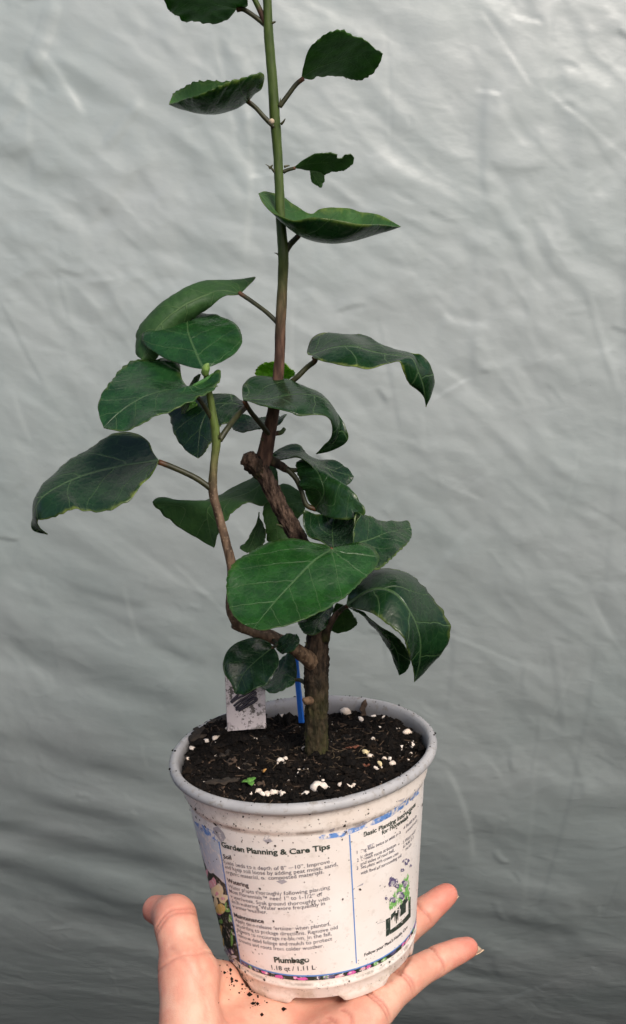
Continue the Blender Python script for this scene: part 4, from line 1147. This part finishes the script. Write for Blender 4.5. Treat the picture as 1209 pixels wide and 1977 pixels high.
part('petiole', [(547, 494, 0), (558, 475, 0), (570, 462, -2), (580, 452, -4)], [6, 5.5, 5, 4.5], 'petiole', 14, 10)
# left crown
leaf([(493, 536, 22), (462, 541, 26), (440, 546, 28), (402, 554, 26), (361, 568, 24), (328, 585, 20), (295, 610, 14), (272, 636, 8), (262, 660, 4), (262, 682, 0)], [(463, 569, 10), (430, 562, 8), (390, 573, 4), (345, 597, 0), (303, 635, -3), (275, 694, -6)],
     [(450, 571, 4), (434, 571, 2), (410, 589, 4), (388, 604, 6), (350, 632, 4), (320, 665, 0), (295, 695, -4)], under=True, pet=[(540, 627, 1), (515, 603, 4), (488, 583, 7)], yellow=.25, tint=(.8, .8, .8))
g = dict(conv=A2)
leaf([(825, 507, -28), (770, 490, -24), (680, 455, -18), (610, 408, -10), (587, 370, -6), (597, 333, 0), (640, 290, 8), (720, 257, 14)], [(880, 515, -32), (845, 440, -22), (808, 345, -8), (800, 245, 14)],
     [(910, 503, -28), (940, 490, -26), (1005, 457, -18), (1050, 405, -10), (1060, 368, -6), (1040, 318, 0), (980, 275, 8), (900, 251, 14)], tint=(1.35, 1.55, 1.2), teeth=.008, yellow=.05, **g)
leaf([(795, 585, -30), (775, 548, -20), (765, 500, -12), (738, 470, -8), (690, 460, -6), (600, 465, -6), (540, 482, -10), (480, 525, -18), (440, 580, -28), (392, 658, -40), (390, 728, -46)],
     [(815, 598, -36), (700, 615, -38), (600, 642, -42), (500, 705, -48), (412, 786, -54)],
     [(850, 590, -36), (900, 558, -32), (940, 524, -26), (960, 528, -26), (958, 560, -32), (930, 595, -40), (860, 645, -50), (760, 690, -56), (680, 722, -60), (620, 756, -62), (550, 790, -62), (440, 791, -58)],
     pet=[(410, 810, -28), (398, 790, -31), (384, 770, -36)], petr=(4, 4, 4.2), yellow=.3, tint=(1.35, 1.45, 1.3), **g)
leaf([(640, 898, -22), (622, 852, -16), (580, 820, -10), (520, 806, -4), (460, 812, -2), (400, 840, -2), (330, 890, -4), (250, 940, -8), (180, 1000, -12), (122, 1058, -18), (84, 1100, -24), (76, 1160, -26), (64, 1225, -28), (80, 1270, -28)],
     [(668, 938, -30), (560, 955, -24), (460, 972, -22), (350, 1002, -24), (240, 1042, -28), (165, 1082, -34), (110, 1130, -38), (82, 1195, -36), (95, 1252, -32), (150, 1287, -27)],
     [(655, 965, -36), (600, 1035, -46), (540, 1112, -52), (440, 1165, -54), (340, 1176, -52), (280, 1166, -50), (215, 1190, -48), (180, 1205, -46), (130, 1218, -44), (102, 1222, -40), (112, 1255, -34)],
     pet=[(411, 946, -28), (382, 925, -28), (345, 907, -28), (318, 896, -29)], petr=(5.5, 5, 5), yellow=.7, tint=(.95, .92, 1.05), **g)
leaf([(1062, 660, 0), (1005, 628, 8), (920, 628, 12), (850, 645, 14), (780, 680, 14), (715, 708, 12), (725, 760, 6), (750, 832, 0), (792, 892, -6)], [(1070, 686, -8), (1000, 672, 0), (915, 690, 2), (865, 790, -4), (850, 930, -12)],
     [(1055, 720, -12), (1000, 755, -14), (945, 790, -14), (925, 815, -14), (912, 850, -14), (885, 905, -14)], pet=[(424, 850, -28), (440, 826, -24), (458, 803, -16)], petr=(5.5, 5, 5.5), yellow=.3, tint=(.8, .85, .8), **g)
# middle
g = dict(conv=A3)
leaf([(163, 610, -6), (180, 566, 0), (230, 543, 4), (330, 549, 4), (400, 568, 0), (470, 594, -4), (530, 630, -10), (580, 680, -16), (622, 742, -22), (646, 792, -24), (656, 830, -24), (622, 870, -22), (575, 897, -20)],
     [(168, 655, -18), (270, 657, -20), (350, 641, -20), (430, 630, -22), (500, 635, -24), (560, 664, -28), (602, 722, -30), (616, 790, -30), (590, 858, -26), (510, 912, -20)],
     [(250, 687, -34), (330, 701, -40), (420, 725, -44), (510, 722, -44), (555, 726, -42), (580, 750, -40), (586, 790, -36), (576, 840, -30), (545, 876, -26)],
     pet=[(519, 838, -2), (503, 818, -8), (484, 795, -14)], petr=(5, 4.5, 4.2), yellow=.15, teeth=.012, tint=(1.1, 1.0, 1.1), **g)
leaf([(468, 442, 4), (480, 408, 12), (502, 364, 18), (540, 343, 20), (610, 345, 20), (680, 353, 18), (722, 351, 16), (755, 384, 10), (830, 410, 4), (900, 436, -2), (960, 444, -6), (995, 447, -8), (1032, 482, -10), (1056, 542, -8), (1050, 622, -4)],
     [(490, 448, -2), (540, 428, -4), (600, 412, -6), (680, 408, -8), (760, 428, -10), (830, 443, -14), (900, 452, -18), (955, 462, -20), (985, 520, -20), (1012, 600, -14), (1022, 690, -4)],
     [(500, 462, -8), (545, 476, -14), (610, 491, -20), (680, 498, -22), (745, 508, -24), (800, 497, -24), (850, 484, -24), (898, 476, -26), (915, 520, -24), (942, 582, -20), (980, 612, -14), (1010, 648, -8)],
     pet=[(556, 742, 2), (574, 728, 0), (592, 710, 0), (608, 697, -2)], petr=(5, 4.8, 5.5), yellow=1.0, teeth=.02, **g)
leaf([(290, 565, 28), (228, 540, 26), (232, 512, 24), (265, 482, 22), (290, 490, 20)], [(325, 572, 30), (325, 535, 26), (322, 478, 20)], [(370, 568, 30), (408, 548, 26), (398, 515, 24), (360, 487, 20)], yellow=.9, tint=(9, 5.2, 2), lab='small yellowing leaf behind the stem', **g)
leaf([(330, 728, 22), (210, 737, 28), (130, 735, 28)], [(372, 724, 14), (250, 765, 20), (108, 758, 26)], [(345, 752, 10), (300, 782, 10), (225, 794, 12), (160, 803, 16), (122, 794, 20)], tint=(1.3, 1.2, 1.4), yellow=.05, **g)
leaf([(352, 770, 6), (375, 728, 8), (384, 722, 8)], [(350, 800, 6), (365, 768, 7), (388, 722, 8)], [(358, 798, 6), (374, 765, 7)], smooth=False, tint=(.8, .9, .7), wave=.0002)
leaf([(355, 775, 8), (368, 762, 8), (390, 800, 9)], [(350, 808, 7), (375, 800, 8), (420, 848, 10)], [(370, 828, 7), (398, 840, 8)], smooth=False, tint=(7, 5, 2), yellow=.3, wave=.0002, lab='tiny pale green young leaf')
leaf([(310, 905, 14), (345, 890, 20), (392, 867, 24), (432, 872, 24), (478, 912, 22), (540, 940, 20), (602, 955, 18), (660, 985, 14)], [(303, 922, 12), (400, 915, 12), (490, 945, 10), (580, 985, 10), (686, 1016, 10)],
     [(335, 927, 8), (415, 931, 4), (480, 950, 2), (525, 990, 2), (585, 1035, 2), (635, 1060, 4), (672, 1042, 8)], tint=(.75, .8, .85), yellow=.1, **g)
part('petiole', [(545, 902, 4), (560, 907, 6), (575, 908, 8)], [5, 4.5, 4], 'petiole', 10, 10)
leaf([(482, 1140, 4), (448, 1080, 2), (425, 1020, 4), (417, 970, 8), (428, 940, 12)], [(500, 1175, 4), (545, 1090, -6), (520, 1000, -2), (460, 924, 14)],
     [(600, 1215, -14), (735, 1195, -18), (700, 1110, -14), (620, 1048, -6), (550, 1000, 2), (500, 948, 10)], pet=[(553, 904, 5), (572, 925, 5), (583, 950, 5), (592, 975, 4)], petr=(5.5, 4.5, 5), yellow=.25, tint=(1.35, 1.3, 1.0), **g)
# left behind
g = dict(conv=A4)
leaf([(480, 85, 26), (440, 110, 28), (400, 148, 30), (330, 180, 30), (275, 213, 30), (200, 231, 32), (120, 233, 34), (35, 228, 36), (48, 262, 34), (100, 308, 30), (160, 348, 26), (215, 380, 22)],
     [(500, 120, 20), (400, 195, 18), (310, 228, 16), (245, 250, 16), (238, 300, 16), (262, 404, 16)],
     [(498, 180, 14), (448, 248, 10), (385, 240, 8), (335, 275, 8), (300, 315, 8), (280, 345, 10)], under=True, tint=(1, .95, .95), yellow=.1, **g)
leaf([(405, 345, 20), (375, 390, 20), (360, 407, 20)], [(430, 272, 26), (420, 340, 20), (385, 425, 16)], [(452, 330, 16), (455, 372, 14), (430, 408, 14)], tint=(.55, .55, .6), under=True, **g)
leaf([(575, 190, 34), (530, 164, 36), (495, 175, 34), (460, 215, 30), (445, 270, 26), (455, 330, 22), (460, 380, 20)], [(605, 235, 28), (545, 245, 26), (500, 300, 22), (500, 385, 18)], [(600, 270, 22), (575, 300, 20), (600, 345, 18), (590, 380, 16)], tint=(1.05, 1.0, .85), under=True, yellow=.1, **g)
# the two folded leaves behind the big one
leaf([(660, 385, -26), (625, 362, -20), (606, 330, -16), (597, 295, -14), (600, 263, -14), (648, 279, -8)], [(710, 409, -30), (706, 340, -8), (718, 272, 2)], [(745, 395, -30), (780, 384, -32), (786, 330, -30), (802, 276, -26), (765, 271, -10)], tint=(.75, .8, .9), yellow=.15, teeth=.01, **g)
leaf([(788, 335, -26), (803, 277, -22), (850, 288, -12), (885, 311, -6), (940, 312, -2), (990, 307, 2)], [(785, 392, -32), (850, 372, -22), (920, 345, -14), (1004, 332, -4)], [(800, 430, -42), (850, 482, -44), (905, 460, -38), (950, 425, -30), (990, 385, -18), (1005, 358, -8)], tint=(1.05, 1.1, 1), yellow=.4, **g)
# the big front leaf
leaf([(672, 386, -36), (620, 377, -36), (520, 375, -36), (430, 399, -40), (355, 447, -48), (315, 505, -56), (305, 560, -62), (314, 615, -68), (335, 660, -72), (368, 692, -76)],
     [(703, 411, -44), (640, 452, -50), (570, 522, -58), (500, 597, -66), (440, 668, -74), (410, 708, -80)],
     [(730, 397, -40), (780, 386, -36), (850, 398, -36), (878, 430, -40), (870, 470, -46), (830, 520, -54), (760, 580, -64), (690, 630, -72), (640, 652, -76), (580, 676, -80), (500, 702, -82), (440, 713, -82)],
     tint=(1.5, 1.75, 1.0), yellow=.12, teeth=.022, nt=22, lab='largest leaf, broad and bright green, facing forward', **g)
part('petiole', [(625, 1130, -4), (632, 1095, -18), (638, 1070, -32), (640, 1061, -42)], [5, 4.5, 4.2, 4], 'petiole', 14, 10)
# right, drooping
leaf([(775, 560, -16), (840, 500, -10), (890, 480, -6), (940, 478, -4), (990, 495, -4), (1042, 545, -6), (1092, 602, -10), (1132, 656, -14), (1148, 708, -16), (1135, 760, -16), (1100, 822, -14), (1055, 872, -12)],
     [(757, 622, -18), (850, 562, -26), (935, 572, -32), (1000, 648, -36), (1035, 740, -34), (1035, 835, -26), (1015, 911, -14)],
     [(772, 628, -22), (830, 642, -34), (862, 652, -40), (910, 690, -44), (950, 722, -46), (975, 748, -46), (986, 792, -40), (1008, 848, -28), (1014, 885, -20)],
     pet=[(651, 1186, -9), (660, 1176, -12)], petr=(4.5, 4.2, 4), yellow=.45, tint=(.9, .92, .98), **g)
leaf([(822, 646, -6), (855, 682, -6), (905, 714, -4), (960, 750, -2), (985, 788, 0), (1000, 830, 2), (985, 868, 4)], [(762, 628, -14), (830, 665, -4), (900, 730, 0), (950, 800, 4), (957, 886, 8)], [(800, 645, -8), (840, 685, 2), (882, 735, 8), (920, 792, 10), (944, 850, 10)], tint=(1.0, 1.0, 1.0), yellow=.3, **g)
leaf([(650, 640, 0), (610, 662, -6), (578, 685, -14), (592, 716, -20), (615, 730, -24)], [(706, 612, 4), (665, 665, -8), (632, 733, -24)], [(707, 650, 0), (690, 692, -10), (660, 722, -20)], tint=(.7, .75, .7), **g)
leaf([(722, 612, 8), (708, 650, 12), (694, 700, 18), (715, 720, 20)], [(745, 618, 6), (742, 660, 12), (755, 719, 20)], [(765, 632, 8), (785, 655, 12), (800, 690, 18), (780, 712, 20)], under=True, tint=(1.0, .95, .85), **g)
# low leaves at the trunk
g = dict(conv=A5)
leaf([(455, 130, -28), (400, 113, -28), (330, 129, -30), (282, 174, -34), (262, 225, -38), (275, 270, -40), (300, 300, -40)], [(478, 152, -26), (405, 212, -34), (352, 268, -38), (318, 350, -40)],
     [(496, 180, -30), (500, 215, -34), (482, 262, -40), (440, 310, -44), (400, 335, -46), (352, 347, -44)], pet=[(528, 1236, -22), (535, 1244, -26)], petr=(3.5, 3.2, 3), tint=(.8, .8, .95), yellow=.02, teeth=.004, **g)
leaf([(492, 140, -26), (512, 112, -26), (545, 94, -26), (575, 96, -26)], [(491, 162, -26), (540, 135, -30), (590, 118, -30)], [(512, 178, -30), (550, 172, -34), (580, 150, -34), (590, 130, -32)], tint=(1.05, 1.1, .9), teeth=0, yellow=.02, **g)
leaf([(578, 240, 10), (568, 190, 14), (545, 178, 16), (510, 222, 16), (470, 276, 14)], [(578, 290, 4), (530, 270, 6), (485, 295, 8), (425, 323, 12)], [(560, 312, 0), (520, 335, -2), (472, 343, 0), (440, 336, 6)], pet=[(598, 1330, -4), (588, 1318, 0), (579, 1313, 2)], petr=(4.5, 4, 3.5), tint=(1.0, 1.0, 1.1), teeth=0, yellow=.02, **g)

# ------------------------------------------------------------ the hand
def build_hand():
    mm = .001
    def P(x, y, z): return np.array([x * mm, Y0 + y * mm, CAMZ + z * mm])
    h = .0011
    lo = P(-118, -178, -420); hi = P(112, 118, -288)
    xs = np.arange(lo[0], hi[0], h); ys = np.arange(lo[1], hi[1], h); zs = np.arange(lo[2], hi[2], h)
    D = np.full((len(xs), len(ys), len(zs)), .05, np.float32)
    def region(pts, pad):
        pts = np.array(pts); a = pts.min(0) - pad; b = pts.max(0) + pad
        s = []
        for ax, arr in zip(range(3), (xs, ys, zs)):
            i = max(0, int((a[ax] - arr[0]) / h)); j = min(len(arr), int((b[ax] - arr[0]) / h) + 2); s.append(slice(i, max(i, j)))
        return tuple(s)
    def grid(s): return np.meshgrid(xs[s[0]], ys[s[1]], zs[s[2]], indexing='ij', sparse=True)
    def smin(a, b, k):
        q = np.clip(.5 + .5 * (b - a) / k, 0, 1); return b * (1 - q) + a * q - k * q * (1 - q)
    def cap(p, q, r0, r1, k=.006, flat_=1.0):
        r0 *= mm; r1 *= mm; s = region([p, q], max(r0, r1) + .022); X, Yg, Z = grid(s)
        d = q - p; L2 = d @ d
        t = np.clip(((X - p[0]) * d[0] + (Yg - p[1]) * d[1] + (Z - p[2]) * d[2]) / L2, 0, 1)
        dist = np.sqrt((X - p[0] - t * d[0])**2 + (Yg - p[1] - t * d[1])**2 + ((Z - p[2] - t * d[2]) * flat_)**2) - (r0 + (r1 - r0) * t)
        D[s] = smin(D[s], dist.astype(np.float32), k)
    def fing(pts, rad, pads=True, k=.004):
        for i in range(len(pts) - 1): cap(pts[i], pts[i + 1], rad[i], rad[i + 1], k)
        if pads:   # soft pads on the palm side of each phalanx
            for i in range(len(pts) - 1):
                c = pts[i] * .5 + pts[i + 1] * .5 + np.array([0, -.0008, .0016]); e = (pts[i + 1] - pts[i]) * .22
                cap(c - e, c + e, rad[i] * .9, rad[i + 1] * .92, k)
    pk = [P(18, -50, -354), at(770, 1899, -24), at(838, 1859, -9), at(903, 1829.5, 3)]
    rg = [P(9, -24, -354), at(752, 1822, 22), at(812, 1769, 37), at(863, 1727, 47)]
    md = [P(-8, -8, -355), P(12, 36, -354), P(26, 62, -347), P(36, 82, -336)]
    ix = [P(-28, 4, -355), P(-24, 50, -354), P(-20, 74, -346), P(-17, 94, -336)]
    tmcp = at(362, 1880, -50); tip_ = at(341, 1790, -34); tip1 = at(338, 1768, -28); tt = at(302, 1756, -14)
    th = [P(-52, -92, -366), tmcp, tip_, tt]
    wr, wu = P(-66, -128, -384), P(-34, -140, -386)
    # palm
    cap(wr, P(-28, 2, -356), 17, 13, .012); cap(wr, P(-8, -8, -356), 16, 13, .012); cap(wu, P(9, -24, -356), 16, 13, .012); cap(wu, P(14, -52, -357), 16.5, 12.5, .012)
    cap(P(-20, -110, -374), P(8, -62, -362), 17, 15, .012)                        # heel on the little finger side
    cap(P(-56, -96, -368), P(-48, -52, -358), 19, 14, .012)                        # ball of the thumb
    cap(P(-40, -60, -360), P(-10, -30, -358), 15, 13, .012)
    cap(tmcp + np.array([.004, .004, -.004]), P(-34, -8, -358), 9, 9.5, .012)      # web
    cap(P(-70, -175, -400), wr, 20, 18, .012); cap(P(-34, -182, -402), wu, 20, 17, .012)
    fing(pk, [11.5, 8.4, 6.6, 5.6]); fing(rg, [12, 8.6, 7.4, 6.2]); fing(md, [12, 9, 8, 7]); fing(ix, [12, 9, 8, 7])
    cap(th[0], th[1], 17, 12.5, .008); cap(th[1], th[2], 12, 9.6, .006); cap(th[2], tip1, 9.6, 9.4, .004); cap(tip1, th[3], 9.2, 7.0, .004)
    # press the pot into the palm
    X, Yg, Z = np.meshgrid(xs, ys, zs, indexing='ij', sparse=True)
    dx, dy, dz = X - P_BOT[0], Yg - P_BOT[1], Z - P_BOT[2]
    zl = dx * AX[0] + dy * AX[1] + dz * AX[2]
    xl = dx * POTX[0] + dy * POTX[1] + dz * POTX[2]; yl = dx * POTY[0] + dy * POTY[1] + dz * POTY[2]
    dp = np.maximum(np.sqrt(xl**2 + yl**2) - (np.interp(zl, OZ, OR) + .0003), -(zl + .0001))
    D = np.maximum(D, -dp).astype(np.float32)
    # surface nets
    neg = D < 0
    c = np.zeros(np.array(D.shape) - 1, np.int8)
    for i in (0, 1):
        for j in (0, 1):
            for k in (0, 1): c += neg[i:D.shape[0]-1+i, j:D.shape[1]-1+j, k:D.shape[2]-1+k]
    cells = np.argwhere((c > 0) & (c < 8)); idx = -np.ones(c.shape, np.int32); idx[tuple(cells.T)] = np.arange(len(cells))
    acc = np.zeros((len(cells), 3)); cnt = np.zeros(len(cells))
    corners = [(i, j, k) for i in (0, 1) for j in (0, 1) for k in (0, 1)]
    vals = {q: D[cells[:, 0] + q[0], cells[:, 1] + q[1], cells[:, 2] + q[2]].astype(float) for q in corners}
    for q in corners:
        for ax in range(3):
            if q[ax] == 0:
                r = list(q); r[ax] = 1; r = tuple(r); a, b = vals[q], vals[r]; m = (a < 0) != (b < 0)
                t = np.where(m, a / np.where(m, a - b, 1), 0)
                p = np.tile(np.array(q, float), (len(cells), 1)); p[:, ax] = t
                acc[m] += p[m]; cnt[m] += 1
    V = lo + (cells + acc / cnt[:, None]) * h
    Fc = []
    for ax in range(3):
        b, c2 = (ax + 1) % 3, (ax + 2) % 3
        sl0 = [slice(None)] * 3; sl1 = [slice(None)] * 3; sl0[ax] = slice(0, -1); sl1[ax] = slice(1, None)
        A, B = neg[tuple(sl0)], neg[tuple(sl1)]
        e = np.argwhere(A != B)
        ok = (e[:, b] > 0) & (e[:, c2] > 0) & (e[:, b] < D.shape[b] - 1) & (e[:, c2] < D.shape[c2] - 1); e = e[ok]
        s = A[tuple(e.T)]
        def g(db, dc):
            q = e.copy(); q[:, b] -= db; q[:, c2] -= dc; return idx[tuple(q.T)]
        f = np.stack([g(1, 1), g(0, 1), g(0, 0), g(1, 0)], 1)
        f[~s] = f[~s][:, ::-1]
        Fc.append(f[(f >= 0).all(1)])
    Fc = np.vstack(Fc)
    # relax
    E = np.vstack([Fc[:, [0, 1]], Fc[:, [1, 2]], Fc[:, [2, 3]], Fc[:, [3, 0]]])
    deg = np.bincount(E[:, 0], minlength=len(V)) + np.bincount(E[:, 1], minlength=len(V))
    for it in range(6):
        S = np.zeros_like(V)
        for k in range(3): S[:, k] = np.bincount(E[:, 0], V[E[:, 1], k], len(V)) + np.bincount(E[:, 1], V[E[:, 0], k], len(V))
        V = V * .45 + .55 * S / deg[:, None]
    fn = np.cross(V[Fc[:, 2]] - V[Fc[:, 0]], V[Fc[:, 3]] - V[Fc[:, 1]]); N = np.zeros_like(V)
    for k in range(4):
        for q in range(3): N[:, q] += np.bincount(Fc[:, k], fn[:, q], len(V))
    N /= np.linalg.norm(N, axis=1)[:, None] + 1e-12
    # creases at the finger joints (palm side) and lines of the palm
    crease = np.zeros(len(V)); red = np.zeros(len(V))
    def joint(j, d, rad, depth=.0006, w=.0007, off=(0,)):
        nonlocal crease
        d = d / np.linalg.norm(d)
        for o_ in off:
            rel = V - (j + d * o_ * mm); s = rel @ d
            s = s + .0005 * np.sin((rel @ np.cross(d, [0, 0, 1])) * 500)
            near = np.exp(-(np.maximum(0, np.linalg.norm(rel, axis=1) - rad * mm * 1.15) / .002)**2)
            m = np.exp(-(s / w)**2) * near * np.clip(N[:, 2] * 1.4 + .45, 0, 1)
            crease = np.maximum(crease, m * (depth / .0006))
    for f, r in ((pk, (10, 8.4, 6.8)), (rg, (10, 8.6, 7.4))):
        for i in (1, 2): joint(f[i], f[i + 1] - f[i - 1], r[i], off=(-.9, .9) if i == 1 else (0,))
        joint(f[0] * .62 + f[1] * .38, f[1] - f[0], 11, off=(0, 2.2))
    joint(tip_, tt - tmcp, 10.5, .0004, off=(-1, 1.2)); joint(tmcp * .8 + tip_ * .2, tip_ - tmcp, 13, .0003)
    def palmline(pts, depth=.0005, w=.0009):
        nonlocal crease
        Q = catmull(np.array([at(*p) for p in pts])[:, :2], 60)
        for q0 in np.array_split(np.arange(len(V)), 8):
            d = np.sqrt(((V[q0, None, :2] - Q[None]) ** 2).sum(2)).min(1)
            crease[q0] = np.maximum(crease[q0], np.exp(-(d / w)**2) * np.clip(N[q0, 2] * 2 - .6, 0, 1) * depth / .0006)
    palmline([(636, 1944, -54), (652, 1962, -60), (656, 1990, -70)], .0006); palmline([(662, 1938, -50), (678, 1955, -54), (682, 1985, -64)], .0006); palmline([(610, 1950, -56), (622, 1968, -62), (630, 1990, -70)], .0004); palmline([(500, 1945, -64), (580, 1955, -62), (650, 1950, -56)], .0003)
    palmline([(330, 1850, -50), (370, 1900, -60), (440, 1950, -70), (500, 1990, -80)], .00025, .0014); palmline([(420, 1900, -58), (470, 1935, -64), (560, 1975, -74)], .00025, .0012)
    palmline([(380, 1880, -52), (395, 1930, -64), (400, 1990, -80)], .00018, .0012)
    V = V - N * (crease * .0010)[:, None]
    for p, r in ((pk[3], 19), (rg[3], 24), (tt, 19), (tip1, 15), (md[3], 18), (ix[3], 18)):
        red = np.maximum(red, np.exp(-(np.linalg.norm(V - p, axis=1) / (r * mm))**2))
    for p, r, a in ((pk[2], 14, .45), (pk[0], 18, .35), (rg[2], 14, .5), (P(-62, -40, -350), 16, .3), (P(-20, -70, -345), 22, .3), (tmcp, 15, .5), (P(-40, -22, -345), 14, .5), (rg[1], 16, .5), (pk[1], 13, .35)):
        red = np.maximum(red, a * np.exp(-(np.linalg.norm(V - p, axis=1) / (r * mm))**2))
    red = np.maximum(red, .75 * np.clip(-N[:, 0] - .25, 0, 1)* np.clip((V[:, 2] - (CAMZ - .345)) / .02, 0, 1))  # left-facing sides darker red: the thumb's shading painted into the skin colour
    root = P(-40, -178, -402)
    me = bpy.data.meshes.new('hand'); Vl = V - root
    me.vertices.add(len(Vl)); me.vertices.foreach_set('co', Vl.ravel())
    me.loops.add(Fc.size); me.loops.foreach_set('vertex_index', Fc.ravel().astype(np.int32))
    me.polygons.add(len(Fc)); me.polygons.foreach_set('loop_start', np.arange(0, Fc.size, 4)); me.update(calc_edges=True); me.validate()
    for nm, arr in (('red', red), ('crease', np.clip(crease, 0, 1))):
        a = me.attributes.new(nm, 'FLOAT', 'POINT'); a.data.foreach_set('value', arr.astype(np.float32))
    o = link('hand', me, M['skin']); o.location = root
    tag(o, 'bare open left hand holding up the pot on its palm, thumb out', 'hand')
    def nail(tip, d, nrm, r, ln, mat, over=.0035, name='fingernail', lift=0.0):
        d = d / np.linalg.norm(d); nrm = nrm - d * (nrm @ d); nrm /= np.linalg.norm(nrm); sd = np.cross(d, nrm)
        n, m = 12, 9; Vn = []; Fn = []
        for i in range(n):
            for j in range(m):
                u = i / (n - 1); a = (j / (m - 1) - .5) * 1.9
                x = -ln + (ln + over) * u; w = r * .86 * (1 - .15 * max(0, u - .75) * 4 * abs(a))
                x2 = x - (.0022 * abs(a) ** 2.2 if u > .6 else 0) * (u - .6) / .4 * 1.0
                Vn.append(tip + d * x2 + sd * math.sin(a) * w * .95 + nrm * (math.cos(a) * w * 1.0 - .0002 + lift) - root)
        for i in range(n - 1):
            for j in range(m - 1): Fn.append((i*m + j, (i+1)*m + j, (i+1)*m + j + 1, i*m + j + 1))
        ob = link(name, mesh_np(name, Vn, Fn), M[mat], o); q = ob.modifiers.new('t', 'SOLIDIFY'); q.thickness = .0005
    dn = np.array([0, .15, -1.0])
    nail(pk[3], pk[3] - pk[2], np.array([.25, .1, -1.0]), .0056, .007, 'nail', .0095)
    nail(rg[3], rg[3] - rg[2], dn, .0062, .009, 'nail', .0062); nail(md[3], md[3] - md[2], dn, .007, .009, 'nail', .0070); nail(ix[3], ix[3] - ix[2], dn, .007, .009, 'nail', .0070)
    nail(tt, tt - tip1, np.array([-.45, -.75, -.75]), .0070, .009, 'thumbnail', .0045)
    # soil crumbs on the palm beside the pot
    R = random.Random(33); Vc = []; Fcc = []
    want = []
    edge = np.array([(424, 1838), (440, 1866), (455, 1890), (475, 1906), (498, 1918)])
    for k in range(44):
        f = R.random() * 4; i = min(3, int(f)); p = edge[i] * (1 - f + i) + edge[i + 1] * (f - i); w = abs(R.gauss(0, 9))
        want.append((p[0] - w * .8 + R.gauss(0, 3), p[1] + w * .6))
    want += [(R.gauss(494, 10), R.gauss(1936, 8)) for k in range(16)] + [(R.uniform(420, 700), R.uniform(1910, 1970)) for k in range(6)]
    uvp = np.stack([CX + F * ((V - CAMP) @ RT) / ((V - CAMP) @ FW), CY - F * ((V - CAMP) @ UP) / ((V - CAMP) @ FW)], 1)
    top = N[:, 2] > .2
    ids = np.where(top)[0]
    for x, y in want:
        q = ids[np.argmin(((uvp[ids] - (x, y)) ** 2).sum(1))]; s = min(.0013, .00025 * math.exp(abs(R.gauss(0, .8)))); b = len(Vc); c0 = V[q] + N[q] * s * .2
        for d in ((1, 0, 0), (-1, 0, 0), (0, 1, 0), (0, -1, 0), (0, 0, 1), (0, 0, -1)): Vc.append(c0 + np.array(d) * s * R.uniform(.5, 1.4))
        for f in ((0, 2, 4), (2, 1, 4), (1, 3, 4), (3, 0, 4), (2, 0, 5), (1, 2, 5), (3, 1, 5), (0, 3, 5)): Fcc.append(tuple(b + i for i in f))
    oc = link('soil_crumbs', mesh_np('soil_crumbs', Vc, Fcc), M['soil'], None, False)
    tag(oc, 'dark soil crumbs spilled on the palm beside the pot', 'soil', kind='stuff')
build_hand()
